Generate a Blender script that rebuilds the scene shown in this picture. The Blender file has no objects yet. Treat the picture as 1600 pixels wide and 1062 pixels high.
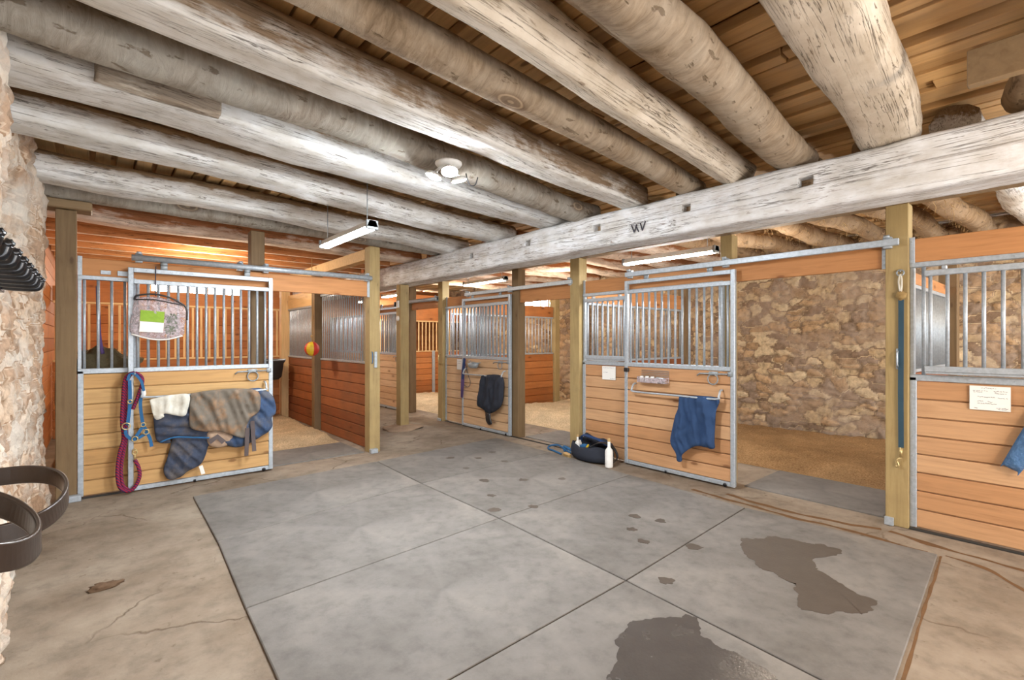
import bpy, bmesh, math, random
import numpy as np
from mathutils import Vector, Matrix, noise
from mathutils.geometry import delaunay_2d_cdt
random.seed(7)
S = bpy.context.scene
COL = S.collection
PI = math.pi

# ------------------------------------------------------------------ node helper
class NT:
    def __init__(s, name):
        s.m = bpy.data.materials.new(name); s.m.use_nodes = True
        s.t = s.m.node_tree; s.t.nodes.clear()
        s.out = s.n('ShaderNodeOutputMaterial')
        s.b = s.n('ShaderNodeBsdfPrincipled')
        s.l(s.b.outputs[0], s.out.inputs[0])
        s.tc = s.n('ShaderNodeTexCoord')
    def n(s, typ, **k):
        n = s.t.nodes.new(typ)
        for a, v in k.items(): setattr(n, a, v)
        return n
    def l(s, a, b): s.t.links.new(a, b)
    def set(s, inp, v):
        if hasattr(v, 'is_linked') or isinstance(v, bpy.types.NodeSocket): s.l(v, inp)
        else: inp.default_value = v
    def coords(s, scale=(1, 1, 1), rnd='obj', src='Object', island=False):
        c = s.tc.outputs[src]
        mp = s.n('ShaderNodeMapping'); mp.inputs['Scale'].default_value = scale
        if island:
            g = s.n('ShaderNodeNewGeometry'); r = g.outputs['Random Per Island']
        elif rnd: r = s.n('ShaderNodeObjectInfo').outputs['Random']
        if island or rnd:
            mm = s.n('ShaderNodeMath', operation='MULTIPLY'); s.l(r, mm.inputs[0]); mm.inputs[1].default_value = 37.0
            cx = s.n('ShaderNodeCombineXYZ')
            for i in range(3): s.l(mm.outputs[0], cx.inputs[i])
            ad = s.n('ShaderNodeVectorMath', operation='ADD'); s.l(c, ad.inputs[0]); s.l(cx.outputs[0], ad.inputs[1]); c = ad.outputs[0]
        s.l(c, mp.inputs[0]); return mp.outputs[0]
    def noise(s, vec, scale=5, detail=6, rough=.6, dist=0):
        n = s.n('ShaderNodeTexNoise'); s.l(vec, n.inputs['Vector'])
        n.inputs['Scale'].default_value = scale; n.inputs['Detail'].default_value = detail
        n.inputs['Roughness'].default_value = rough; n.inputs['Distortion'].default_value = dist
        return n.outputs['Fac']
    def vor(s, vec, scale=5, feature='F1', out='Distance', rnd=1.0):
        n = s.n('ShaderNodeTexVoronoi', feature=feature); s.l(vec, n.inputs['Vector']); n.inputs['Scale'].default_value = scale
        n.inputs['Randomness'].default_value = rnd
        return n.outputs[out]
    def ramp(s, fac, stops, interp='LINEAR'):
        r = s.n('ShaderNodeValToRGB'); r.color_ramp.interpolation = interp
        e = r.color_ramp.elements
        while len(e) < len(stops): e.new(.5)
        for i, (p, c) in enumerate(stops):
            e[i].position = p; c = c if hasattr(c, '__len__') else (c, c, c)
            e[i].color = (*c[:3], 1)
        s.l(fac, r.inputs[0]); return r.outputs[0]
    def mix(s, fac, a, b, bt='MIX'):
        m = s.n('ShaderNodeMix', data_type='RGBA', blend_type=bt)
        s.set(m.inputs[0], fac)
        for i, v in ((6, a), (7, b)):
            if isinstance(v, (tuple, list)): m.inputs[i].default_value = (*v[:3], 1)
            else: s.l(v, m.inputs[i])
        return m.outputs[2]
    def math(s, op, a, b=0.0, clamp=False):
        m = s.n('ShaderNodeMath', operation=op, use_clamp=clamp); s.set(m.inputs[0], a); s.set(m.inputs[1], b); return m.outputs[0]
    def bump(s, h, strength=.5, dist=.01, normal=None):
        b = s.n('ShaderNodeBump'); b.inputs['Strength'].default_value = strength; b.inputs['Distance'].default_value = dist
        s.l(h, b.inputs['Height'])
        if normal: s.l(normal, b.inputs['Normal'])
        s.l(b.outputs[0], s.b.inputs['Normal']); return b.outputs[0]
    def fin(s, col=None, rough=.7, metal=0.0, spec=.3):
        if col is not None:
            if isinstance(col, (tuple, list)): s.b.inputs['Base Color'].default_value = (*col[:3], 1)
            else: s.l(col, s.b.inputs['Base Color'])
        s.set(s.b.inputs['Roughness'], rough); s.set(s.b.inputs['Metallic'], metal)
        s.b.inputs['Specular IOR Level'].default_value = spec
        return s.m

def axis_scale(ax, along, across):
    v = [across]*3; v['xyz'.index(ax)] = along; return tuple(v)

def m_plain(name, col, rough=.6, metal=0, spec=.3, var=.12, nscale=25, bump=.15):
    t = NT(name); c = t.coords()
    n = t.noise(c, nscale, 5)
    col2 = t.mix(n, tuple(x*(1-var) for x in col), tuple(min(1, x*(1+var)) for x in col))
    t.bump(n, bump, .004)
    return t.fin(col2, rough, metal, spec)

def m_board(name, light, dark, ax='x', knots=True, rough=.65, dirt=.0, dirtcol=(.12, .07, .035)):
    """sawn boards: tint per board, grain along ax, knots"""
    t = NT(name)
    c = t.coords(axis_scale(ax, 1.0, 14), island=True)
    g = t.noise(c, 2.2, 8, .62, .6)
    isl = t.n('ShaderNodeNewGeometry').outputs['Random Per Island']
    base = t.mix(isl, light, dark)
    grain = t.ramp(g, [(.3, (.80, .77, .74)), (.5, (.97, .97, .97)), (.72, (1.08, 1.07, 1.05))])
    col = t.mix(1.0, base, grain, 'MULTIPLY')
    if knots:
        k = t.coords(axis_scale(ax, 2.0, 5.0), island=True)
        kd = t.vor(k, 1.0)
        big = t.ramp(kd, [(.05, 1.0), (.085, .8), (.11, 0.0)])
        col = t.mix(big, col, (dark[0]*.34, dark[1]*.22, dark[2]*.16))
        halo = t.ramp(kd, [(.1, .42), (.24, 0.0)])
        col = t.mix(halo, col, tuple(x*.62 for x in dark))
    if dirt:
        dn = t.noise(t.coords((1, 1, 1)), 2.3, 8, .7)
        col = t.mix(t.math('MULTIPLY', t.ramp(dn, [(.45, 0), (.68, 1)]), dirt), col, dirtcol)
    t.bump(g, .25, .004)
    return t.fin(col, rough)

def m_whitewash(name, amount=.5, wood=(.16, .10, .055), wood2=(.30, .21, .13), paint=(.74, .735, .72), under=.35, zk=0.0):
    """old timber along local x with flaking whitewash, heavier on its underside"""
    t = NT(name)
    c = t.coords((1.2, 11, 11)); c1 = t.coords((1, 1.6, 1.6))
    g = t.noise(c, 2.0, 9, .68, .5)
    woodc = t.mix(t.ramp(g, [(.3, 0), (.7, 1)]), wood, wood2)
    blot = t.noise(c1, 2.1, 9, .66, .4)
    fine = t.noise(t.coords((2.5, 16, 16)), 2.5, 6, .7)
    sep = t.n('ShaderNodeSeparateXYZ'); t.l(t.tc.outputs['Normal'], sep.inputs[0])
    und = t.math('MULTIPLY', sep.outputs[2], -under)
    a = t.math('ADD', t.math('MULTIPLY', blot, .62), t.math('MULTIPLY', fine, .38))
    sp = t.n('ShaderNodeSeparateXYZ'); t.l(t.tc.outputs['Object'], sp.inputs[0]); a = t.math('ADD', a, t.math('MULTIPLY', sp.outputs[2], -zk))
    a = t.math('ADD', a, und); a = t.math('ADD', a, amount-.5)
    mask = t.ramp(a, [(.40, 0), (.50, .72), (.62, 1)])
    dirty = t.mix(t.ramp(t.noise(c1, 4.5, 6, .6), [(.35, 0), (.7, 1)]), paint, (paint[0]*.72, paint[1]*.68, paint[2]*.62))
    col = t.mix(mask, woodc, dirty)
    cr = t.noise(t.coords((.5, 15, 15)), 1.6, 5, .6, 1.2)
    crack = t.ramp(cr, [(.482, 0), (.5, 1), (.518, 0)])
    gate = t.ramp(t.noise(c1, 3.3, 3), [(.34, 0), (.52, 1)])
    ck = t.math('MULTIPLY', crack, gate)
    col = t.mix(t.math('MULTIPLY', ck, .85), col, (.06, .04, .025))
    tick = t.ramp(t.noise(t.coords((4, 26, 26)), 2.0, 5, .6, .3), [(.60, 0), (.66, 1)])
    tg = t.ramp(t.noise(c1, 2.6, 3), [(.42, 0), (.58, 1)])
    col = t.mix(t.math('MULTIPLY', t.math('MULTIPLY', tick, tg), .6), col, (wood[0]*.8, wood[1]*.75, wood[2]*.7))
    h = t.math('SUBTRACT', t.math('ADD', t.math('MULTIPLY', g, .5), t.math('MULTIPLY', mask, .35)), ck)
    t.bump(h, .55, .012)
    return t.fin(col, .85, 0, .15)

def m_bark(name, a=(.20, .145, .09), b=(.40, .33, .25), dust=(.50, .44, .36), dustamt=.5):
    t = NT(name)
    c = t.coords((5.5, 1.6, 1.6)); n = t.noise(c, 3.0, 9, .7, 1.1)
    n2 = t.noise(t.coords((1, 1, 1)), 2.2, 7, .6)
    col = t.mix(t.ramp(n, [(.32, 0), (.68, 1)]), a, b)
    col = t.mix(t.math('MULTIPLY', t.ramp(n2, [(.40, 0), (.65, 1)]), dustamt), col, dust)
    k = t.vor(t.coords((1.3, 3.0, 3.0)), 1.0)
    ring = t.ramp(t.math('SINE', t.math('MULTIPLY', k, 70)), [(.3, 0), (1, 1)])
    kz = t.ramp(k, [(.13, 1), (.19, 0)])
    col = t.mix(t.math('MULTIPLY', kz, .6), col, t.mix(ring, (.13, .08, .05), (.42, .31, .2)))
    patch = t.ramp(t.noise(t.coords((2, 5, 5)), 3.4, 4), [(.62, 0), (.66, 1)])
    col = t.mix(t.math('MULTIPLY', patch, .65), col, (.11, .075, .045))
    t.bump(t.math('ADD', n, t.math('MULTIPLY', patch, -.4)), .7, .014)
    return t.fin(col, .9, 0, .1)

def m_stone(name, cols, mortar, smear=(.55, .50, .44), smearamt=.4):
    """colours ride on the per-stone attributes stored on the wall mesh"""
    t = NT(name)
    idn = t.n('ShaderNodeAttribute', attribute_name='stone_id').outputs['Fac']
    ed = t.n('ShaderNodeAttribute', attribute_name='joint').outputs['Fac']
    n = len(cols)
    base = t.ramp(idn, [(i/n, c) for i, c in enumerate(cols)], 'CONSTANT')
    f = t.noise(t.coords((1, 1, 1), rnd=None), 14, 9, .7)
    base = t.mix(1, base, t.ramp(f, [(.28, .45), (.5, .95), (.7, 1.25)]), 'MULTIPLY')
    jn = t.math('ADD', ed, t.math('MULTIPLY', t.math('SUBTRACT', t.noise(t.coords((1, 1, 1), rnd=None), 20, 5), .5), .35))
    col = t.mix(t.ramp(jn, [(.06, .9), (.26, 0)]), base, mortar)
    big = t.noise(t.coords((.8, .8, 1.1), rnd=None), 1.9, 8, .62)
    col = t.mix(t.math('MULTIPLY', t.ramp(big, [(.45, 0), (.60, 1)]), smearamt), col, smear)
    t.bump(t.math('ADD', t.math('MULTIPLY', f, .6), t.noise(t.coords((1, 1, 1), rnd=None), 55, 4)), .6, .012)
    return t.fin(col, .92, 0, .1)

def m_metal(name, col=(.60, .63, .65), rough=.42, metal=.55):
    t = NT(name); v = t.noise(t.coords((1, 1, 1)), 38, 4)
    c = t.mix(t.ramp(v, [(.35, 0), (.65, 1)]), tuple(x*.86 for x in col), tuple(min(1, x*1.1) for x in col))
    st = t.noise(t.coords((1, 1, 1)), 7, 6)
    c = t.mix(t.math('MULTIPLY', t.ramp(st, [(.58, 0), (.75, 1)]), .35), c, (.36, .33, .29))
    return t.fin(c, rough, metal, .5)

def m_cloth(name, col, stain=None, amt=.6, rough=.9, weave=220):
    t = NT(name); c = t.coords((1, 1, 1))
    n = t.noise(c, 9, 7, .6)
    col2 = t.mix(n, tuple(x*.75 for x in col), tuple(min(1, x*1.25) for x in col))
    if stain:
        s = t.ramp(t.noise(c, 4.3, 8, .65), [(.46, 0), (.62, 1)])
        col2 = t.mix(t.math('MULTIPLY', s, amt), col2, stain)
    t.bump(t.noise(c, weave, 2), .25, .002)
    return t.fin(col2, rough, 0, .2)

def m_emit(name, col, strength):
    t = NT(name); t.b.inputs['Emission Color'].default_value = (*col, 1); t.b.inputs['Emission Strength'].default_value = strength
    return t.fin(col, .5)

def m_floor():
    t = NT('worn_concrete'); c = t.coords((1, 1, 1), rnd=None)
    n1 = t.noise(c, 1.1, 9, .62); n2 = t.noise(c, 6, 9, .68); n3 = t.noise(c, 34, 5, .6)
    col = t.ramp(n1, [(.30, (.155, .115, .08)), (.48, (.235, .19, .145)), (.66, (.315, .265, .21))])
    col = t.mix(1, col, t.ramp(n2, [(.28, .68), (.5, 1), (.72, 1.14)]), 'MULTIPLY')
    spots = t.ramp(t.noise(c, 11, 5, .6), [(.63, 0), (.70, 1)])
    col = t.mix(t.math('MULTIPLY', spots, .55), col, (.11, .075, .048))
    mp = t.n('ShaderNodeVectorMath', operation='ADD'); t.l(c, mp.inputs[0])
    w = t.n('ShaderNodeTexNoise'); w.inputs['Scale'].default_value = 2.2; w.inputs['Detail'].default_value = 6; t.l(c, w.inputs['Vector'])
    sc = t.n('ShaderNodeVectorMath', operation='SCALE'); t.l(w.outputs['Color'], sc.inputs[0]); sc.inputs['Scale'].default_value = .5
    t.l(sc.outputs[0], mp.inputs[1])
    e = t.vor(mp.outputs[0], .85, 'DISTANCE_TO_EDGE')
    gate = t.ramp(t.noise(c, .9, 2), [(.46, 0), (.56, 1)])
    crack = t.math('MULTIPLY', t.ramp(e, [(.0, 1), (.011, 0)]), gate)
    col = t.mix(t.math('MULTIPLY', crack, .75), col, (.10, .065, .04))
    h = t.math('SUBTRACT', t.math('ADD', t.math('MULTIPLY', n2, .6), t.math('MULTIPLY', n3, .3)), crack)
    t.bump(h, .55, .012)
    return t.fin(col, .82, 0, .2)

def m_mat():
    t = NT('grey_rubber'); c = t.coords((1, 1, 1), rnd=None)
    n1 = t.noise(c, 1.5, 9, .62); n2 = t.noise(c, 9, 8, .66); n3 = t.noise(c, 60, 4)
    col = t.ramp(n1, [(.32, (.12, .112, .102)), (.52, (.165, .156, .145)), (.68, (.21, .196, .178))])
    col = t.mix(1, col, t.ramp(n2, [(.28, .74), (.5, 1), (.72, 1.12)]), 'MULTIPLY')
    isl = t.n('ShaderNodeObjectInfo').outputs['Random']
    col = t.mix(1, col, t.ramp(isl, [(0, .95), (1, 1.05)]), 'MULTIPLY')
    hoof = t.ramp(t.vor(t.coords((1, 1, 1), rnd=None), 2.6), [(.07, 1), (.10, 0)])
    gate = t.ramp(t.noise(c, 1.3, 2), [(.52, 0), (.58, 1)])
    col = t.mix(t.math('MULTIPLY', t.math('MULTIPLY', hoof, gate), .5), col, (.06, .055, .05))
    t.bump(t.math('ADD', n2, n3), .3, .004)
    return t.fin(col, .72, 0, .3)

def m_bedding(name, a, b):
    t = NT(name); c = t.coords((1, 1, 1), rnd=None)
    n = t.noise(c, 55, 5, .7); n2 = t.noise(c, 3, 6)
    col = t.mix(t.ramp(n, [(.35, 0), (.65, 1)]), a, b)
    col = t.mix(1, col, t.ramp(n2, [(.3, .72), (.7, 1.12)]), 'MULTIPLY')
    t.bump(n, 1.0, .03)
    return t.fin(col, .95, 0, .05)

M = dict(
    floor=m_floor(), mat=m_mat(),
    pine=m_board('yellow_pine', (.60, .39, .175), (.50, .29, .115)),
    fir=m_board('pink_fir', (.56, .345, .19), (.45, .235, .11)),
    palefir=m_board('pale_fir', (.62, .44, .28), (.52, .335, .19)),
    orange=m_board('orange_boards', (.50, .20, .065), (.36, .125, .035), dirt=.35),
    redb=m_board('red_brown_boards', (.38, .135, .05), (.24, .075, .028), dirt=.5),
    header=m_board('header_board', (.50, .245, .10), (.45, .20, .075)),
    pale=m_board('pale_pine', (.72, .52, .29), (.62, .40, .18), ax='z'),
    palex=m_board('pale_pine_rail', (.70, .50, .27), (.62, .40, .18)),
    deck=m_board('roof_deck_boards', (.80, .52, .24), (.54, .33, .145), ax='y', dirt=.35, dirtcol=(.40, .33, .25)),
    post=m_board('treated_post', (.42, .315, .15), (.34, .25, .11), ax='z', knots=True, dirt=.25),
    darkpost=m_board('brown_post', (.21, .145, .075), (.17, .11, .055), ax='z', dirt=.3),
    plank=m_board('grey_brown_plank', (.26, .18, .10), (.22, .15, .08), ax='x', dirt=.4),
    lumber=m_board('orange_lumber', (.56, .26, .10), (.50, .20, .075), knots=False),
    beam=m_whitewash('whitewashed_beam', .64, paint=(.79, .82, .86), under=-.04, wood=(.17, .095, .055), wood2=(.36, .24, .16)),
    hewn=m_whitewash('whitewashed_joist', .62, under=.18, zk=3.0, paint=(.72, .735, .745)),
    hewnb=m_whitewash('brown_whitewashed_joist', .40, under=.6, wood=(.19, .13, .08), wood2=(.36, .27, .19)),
    tan=m_whitewash('tan_joist', .58, under=.12, paint=(.62, .55, .46)),
    bark=m_bark('bark_log', (.17, .12, .075), (.40, .31, .22)), greybark=m_bark('grey_log', (.17, .14, .11), (.38, .34, .29), (.40, .40, .37), .6),
    hairy=m_bark('shaggy_log', (.16, .10, .055), (.36, .25, .15), (.46, .35, .24), .6),
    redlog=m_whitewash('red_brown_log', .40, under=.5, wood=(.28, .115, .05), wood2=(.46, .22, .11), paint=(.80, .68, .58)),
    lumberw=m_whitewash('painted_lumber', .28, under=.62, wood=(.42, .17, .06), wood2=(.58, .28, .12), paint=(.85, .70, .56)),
    stone=m_stone('fieldstone', [(.34, .235, .145), (.50, .38, .23), (.24, .165, .11), (.60, .48, .31), (.40, .27, .155), (.30, .225, .165), (.48, .33, .19)], (.20, .14, .09), (.38, .30, .235), .55),
    lime=m_stone('limewashed_stone', [(.46, .33, .23), (.60, .51, .42), (.34, .22, .14), (.55, .42, .31), (.42, .29, .2)], (.30, .21, .14), (.64, .63, .58), .6),
    galv=m_metal('galvanised_steel', (.40, .45, .50), .42, .35),
    galvd=m_metal('dull_steel', (.27, .30, .32), .5, .4),
    black=m_plain('black_plastic', (.018, .018, .02), .35, spec=.5),
    blackiron=m_plain('black_iron', (.012, .014, .018), .22, .3, .6),
    leather=m_plain('brown_leather', (.034, .022, .016), .3, spec=.5, var=.3),
    leatherin=m_plain('dark_leather_lining', (.03, .02, .017), .6),
    white=m_plain('white_plastic', (.74, .74, .72), .4), whitecloth=m_cloth('white_towelling', (.66, .66, .60), (.45, .39, .29), .5),
    blue=m_cloth('navy_quilt', (.05, .063, .10), (.155, .13, .105), .6), sheet=m_cloth('dusty_sheet', (.165, .145, .12), (.36, .20, .10), .75),
    bluer=m_cloth('blue_quilt', (.045, .078, .155), (.16, .145, .125), .55), lining=m_cloth('pale_lining', (.50, .36, .26), (.2, .13, .1), .5),
    towel=m_cloth('blue_towel', (.028, .06, .14)), blk=m_cloth('charcoal_cloth', (.026, .03, .042)), strap=m_cloth('brown_webbing', (.105, .085, .085)),
    navy=m_cloth('navy_webbing', (.022, .05, .14)), bluew=m_cloth('blue_webbing', (.03, .12, .27)), teal=m_cloth('faded_blue_webbing', (.035, .07, .10)),
    purple=m_cloth('purple_webbing', (.09, .06, .17)), paper=m_plain('paper', (.80, .80, .77), .7, var=.03), ink=m_plain('ink', (.06, .06, .08), .8),
    yellow=m_plain('yellow_paint', (.62, .44, .03), .4), red=m_plain('red_paint', (.48, .04, .03), .4), green=m_plain('meadow_green', (.24, .40, .035), .6, var=.3),
    dgreen=m_plain('dark_green', (.04, .09, .03), .7, var=.4), wood=m_plain('tan_wood', (.46, .30, .13), .6), brass=m_metal('brass', (.55, .42, .2), .4, .7),
    hay=m_plain('hay', (.11, .09, .05), .95, var=.5, nscale=60), bristle=m_plain('bristle', (.30, .20, .08), .9),
    rubber=m_plain('black_rubber', (.035, .033, .03), .6), manure=m_plain('dried_clod', (.12, .075, .045), .95, var=.4, bump=.8),
    bed=m_bedding('pale_shavings', (.46, .34, .20), (.86, .70, .47)), bedo=m_bedding('orange_shavings', (.30, .175, .08), (.60, .39, .20)),
    tube=m_emit('lamp_tube', (.95, .98, 1), 82), bulb=m_emit('lamp_face', (.94, .975, 1), 1000), glass=m_emit('bright_daylight_pane', (.95, .97, 1), 14),
)
def m_rope():
    t = NT('red_purple_rope'); 
    w = t.n('ShaderNodeTexWave', wave_type='BANDS', bands_direction='DIAGONAL'); t.l(t.coords((1, 1, 1)), w.inputs['Vector']); w.inputs['Scale'].default_value = 22; w.inputs['Distortion'].default_value = .6
    return t.fin(t.mix(t.ramp(w.outputs['Fac'], [(.4, 0), (.6, 1)]), (.30, .012, .04), (.045, .02, .07)), .8)
M['rope'] = m_rope()
def m_wet():
    t = NT('wet_rubber'); c = t.coords((1, 1, 1), rnd=None); n = t.noise(c, 7, 6)
    col = t.mix(n, (.045, .04, .037), (.085, .077, .07)); t.bump(t.noise(c, 60, 4), .35, .004)
    return t.fin(col, t.ramp(t.noise(c, 3.3, 4), [(.42, .07), (.65, .38)]), 0, .5)
M['wet'] = m_wet()
def m_damp():
    t = NT('damp_rubber'); c = t.coords((1, 1, 1), rnd=None); n = t.noise(c, 9, 7)
    t.bump(t.noise(c, 60, 4), .3, .004)
    return t.fin(t.mix(n, (.058, .047, .038), (.098, .08, .066)), .6, 0, .35)
M['damp'] = m_damp()
def m_clear():
    t = NT('clear_vinyl'); tr = t.n('ShaderNodeBsdfTransparent'); mx = t.n('ShaderNodeMixShader')
    t.fin((.50, .43, .46), .12, 0, .9)
    n = t.noise(t.coords((1, 1, 1)), 26, 4, .6, 1.0); t.bump(n, .8, .012)
    f = t.ramp(n, [(.40, .22), (.60, .75)]); t.l(f, mx.inputs[0]); t.l(tr.outputs[0], mx.inputs[1]); t.l(t.b.outputs[0], mx.inputs[2]); t.l(mx.outputs[0], t.out.inputs[0])
    return t.m
M['clear'] = m_clear()

# ------------------------------------------------------------------ mesh helper
def tag(o, label=None, cat=None, group=None, kind=None):
    for k, v in (('label', label), ('category', cat), ('group', group), ('kind', kind)):
        if v: o[k] = v
    return o
def empty(name, loc, label, cat, group=None, rz=0):
    o = bpy.data.objects.new(name, None); o.empty_display_size = .1; COL.objects.link(o)
    o.location = loc; o.rotation_euler = (0, 0, rz)
    return tag(o, label, cat, group)

class MB:
    def __init__(s): s.v = []; s.f = []; s.smooth = False
    def add(s, vs, fs):
        k = len(s.v); s.v += [tuple(map(float, p)) for p in vs]; s.f += [tuple(i+k for i in f) for f in fs]; return s
    def box(s, x0, x1, y0, y1, z0, z1, b=.004):
        x0, x1 = min(x0, x1), max(x0, x1); y0, y1 = min(y0, y1), max(y0, y1); z0, z1 = min(z0, z1), max(z0, z1)
        b = min(b, (x1-x0)*.3, (y1-y0)*.3, (z1-z0)*.3)
        vs = []
        for sx in (0, 1):
            for sy in (0, 1):
                for sz in (0, 1):
                    X, Y, Z = (x0, x1)[sx], (y0, y1)[sy], (z0, z1)[sz]
                    ix, iy, iz = X+(b, -b)[sx], Y+(b, -b)[sy], Z+(b, -b)[sz]
                    vs += [(X, iy, iz), (ix, Y, iz), (ix, iy, Z)]
        def I(sx, sy, sz, a): return (sx*4+sy*2+sz)*3+a
        fs = []
        for q in (0, 1):
            fs.append([I(q, 0, 0, 0), I(q, 1, 0, 0), I(q, 1, 1, 0), I(q, 0, 1, 0)])
            fs.append([I(0, q, 0, 1), I(1, q, 0, 1), I(1, q, 1, 1), I(0, q, 1, 1)])
            fs.append([I(0, 0, q, 2), I(1, 0, q, 2), I(1, 1, q, 2), I(0, 1, q, 2)])
            for r in (0, 1):
                fs.append([I(q, r, 0, 0), I(q, r, 1, 0), I(q, r, 1, 1), I(q, r, 0, 1)])
                fs.append([I(q, 0, r, 0), I(q, 1, r, 0), I(q, 1, r, 2), I(q, 0, r, 2)])
                fs.append([I(0, q, r, 1), I(1, q, r, 1), I(1, q, r, 2), I(0, q, r, 2)])
        for sx in (0, 1):
            for sy in (0, 1):
                for sz in (0, 1): fs.append([I(sx, sy, sz, 0), I(sx, sy, sz, 1), I(sx, sy, sz, 2)])
        return s.add(vs, fs)
    def tube(s, pts, r, n=10, closed=False, flat=1.0):
        pts = [Vector(p) for p in pts]; N = len(pts); rs = r if hasattr(r, '__len__') else [r]*N
        vs = []; up = None
        for i, p in enumerate(pts):
            d = (pts[(i+1) % N]-pts[i-1]) if closed else (pts[min(i+1, N-1)]-pts[max(i-1, 0)])
            d.normalize()
            if up is None: up = d.orthogonal().normalized()
            else:
                up = (up-d*up.dot(d))
                up = up.normalized() if up.length > 1e-6 else d.orthogonal().normalized()
            w = d.cross(up)
            for k in range(n):
                a = 2*PI*k/n; vs.append(p+up*math.cos(a)*rs[i]+w*math.sin(a)*rs[i]*flat)
        fs = [(i*n+k, i*n+(k+1) % n, ((i+1) % N)*n+(k+1) % n, ((i+1) % N)*n+k) for i in range(N if closed else N-1) for k in range(n)]
        if not closed: fs += [tuple(range(n))[::-1], tuple((N-1)*n+k for k in range(n))]
        s.smooth = True
        return s.add(vs, fs)
    def ribbon(s, pts, w, t, side):
        """flat strap: side = vector(s) across its width"""
        pts = [Vector(p) for p in pts]; N = len(pts); vs = []
        for i, p in enumerate(pts):
            d = (pts[min(i+1, N-1)]-pts[max(i-1, 0)]).normalized(); sd = Vector(side[i] if hasattr(side[0], '__len__') else side)
            sd = (sd-d*sd.dot(d)).normalized(); nn = d.cross(sd)
            for a, b in ((-1, -1), (1, -1), (1, 1), (-1, 1)): vs.append(p+sd*a*w/2+nn*b*t/2)
        fs = [(i*4+k, i*4+(k+1) % 4, i*4+4+(k+1) % 4, i*4+4+k) for i in range(N-1) for k in range(4)]
        fs += [(3, 2, 1, 0), tuple((N-1)*4+k for k in range(4))]
        return s.add(vs, fs)
    def lathe(s, prof, n=24, c=(0, 0, 0), sx=1, sy=1):
        vs = []
        for r, z in prof:
            for k in range(n): a = 2*PI*k/n; vs.append((c[0]+r*sx*math.cos(a), c[1]+r*sy*math.sin(a), c[2]+z))
        P = len(prof)
        fs = [(i*n+k, i*n+(k+1) % n, (i+1)*n+(k+1) % n, (i+1)*n+k) for i in range(P-1) for k in range(n)]
        fs += [tuple(range(n))[::-1], tuple((P-1)*n+k for k in range(n))]
        s.smooth = True
        return s.add(vs, fs)
    def blob(s, c, rx, ry, rz, seed=0, amp=.15, fr=2.0, nu=20, nv=12):
        vs = []
        for j in range(nv+1):
            th = PI*j/nv
            for k in range(nu):
                a = 2*PI*k/nu; d = Vector((math.sin(th)*math.cos(a), math.sin(th)*math.sin(a), math.cos(th)))
                q = 1+amp*noise.noise(d*fr+Vector((seed*7.1, seed*3.3, 0)))*2
                vs.append((c[0]+d.x*rx*q, c[1]+d.y*ry*q, c[2]+d.z*rz*q))
        fs = [(j*nu+k, (j+1)*nu+k, (j+1)*nu+(k+1) % nu, j*nu+(k+1) % nu) for j in range(nv) for k in range(nu)]
        s.smooth = True
        return s.add(vs, fs)
    def poly(s, pts, z0, z1):
        n = len(pts); vs = [(x, y, z0) for x, y in pts]+[(x, y, z1) for x, y in pts]
        return s.add(vs, [tuple(range(n))[::-1], tuple(range(n, 2*n))]+[(i, (i+1) % n, n+(i+1) % n, n+i) for i in range(n)])
    def mesh(s, name):
        me = bpy.data.meshes.new(name); me.from_pydata(s.v, [], s.f)
        bm = bmesh.new(); bm.from_mesh(me); bmesh.ops.recalc_face_normals(bm, faces=bm.faces); bm.to_mesh(me); bm.free()
        if s.smooth:
            for p in me.polygons: p.use_smooth = True
        return me
    def build(s, name, mat, parent=None, world=False, loc=None):
        me = s.mesh(name); me.materials.append(M[mat] if isinstance(mat, str) else mat)
        o = bpy.data.objects.new(name, me); COL.objects.link(o)
        if parent is not None:
            o.parent = parent
            if world:      # vertices were given in world coordinates
                mw = Matrix.LocRotScale(parent.location, parent.rotation_euler, None)
                me.transform(mw.inverted())
        elif loc is not None:
            me.transform(Matrix.Translation(-Vector(loc))); o.location = loc
        return o
def single(mb, name, mat, label, cat, group=None, kind=None, loc=None):
    if loc is None:
        v = np.array(mb.v); loc = ((v[:, 0].min()+v[:, 0].max())/2, (v[:, 1].min()+v[:, 1].max())/2, v[:, 2].min())
    return tag(mb.build(name, mat, None, loc=loc), label, cat, group, kind)
def struct(mb, name, mat, loc=None): return tag(mb.build(name, mat, None, loc=loc), kind='structure')

def curve_pts(pts, n=8):
    """Catmull-Rom through pts"""
    P = [Vector(p) for p in pts]; out = []
    for i in range(len(P)-1):
        a, b, c, d = P[max(i-1, 0)], P[i], P[i+1], P[min(i+2, len(P)-1)]
        for k in range(n):
            t = k/n
            out.append(.5*((2*b)+(c-a)*t+(2*a-5*b+4*c-d)*t*t+(3*b-a-3*c+d)*t**3))
    return out+[P[-1]]

# ------------------------------------------------------------------ the setting
struct(MB().add([(-2, -4, 0), (10, -4, 0), (10, 15, 0), (-2, 15, 0), (-2, -4, -.2), (10, -4, -.2), (10, 15, -.2), (-2, 15, -.2)],
       [(0, 1, 2, 3), (7, 6, 5, 4), (0, 4, 5, 1), (1, 5, 6, 2), (2, 6, 7, 3), (3, 7, 4, 0)]), 'floor', 'floor')

DECK = 3.14
d = MB(); x = -1.6; rr = random.Random(3)
while x < 9.2:
    w = rr.uniform(.10, .17)
    y = -4.0
    while y < 14.4:
        L = rr.uniform(2.2, 4.0); d.box(x, x+w-.012, y, min(y+L, 14.4)-.01, DECK+rr.choice([.0, .004, .02, .032]), DECK+.07, .004); y += L
    x += w+rr.choice([.004, .01, .03, .05])
d.box(-1.7, 9.3, -4, 14.5, DECK+.10, DECK+.2)
struct(d, 'ceiling', 'deck')

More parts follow.
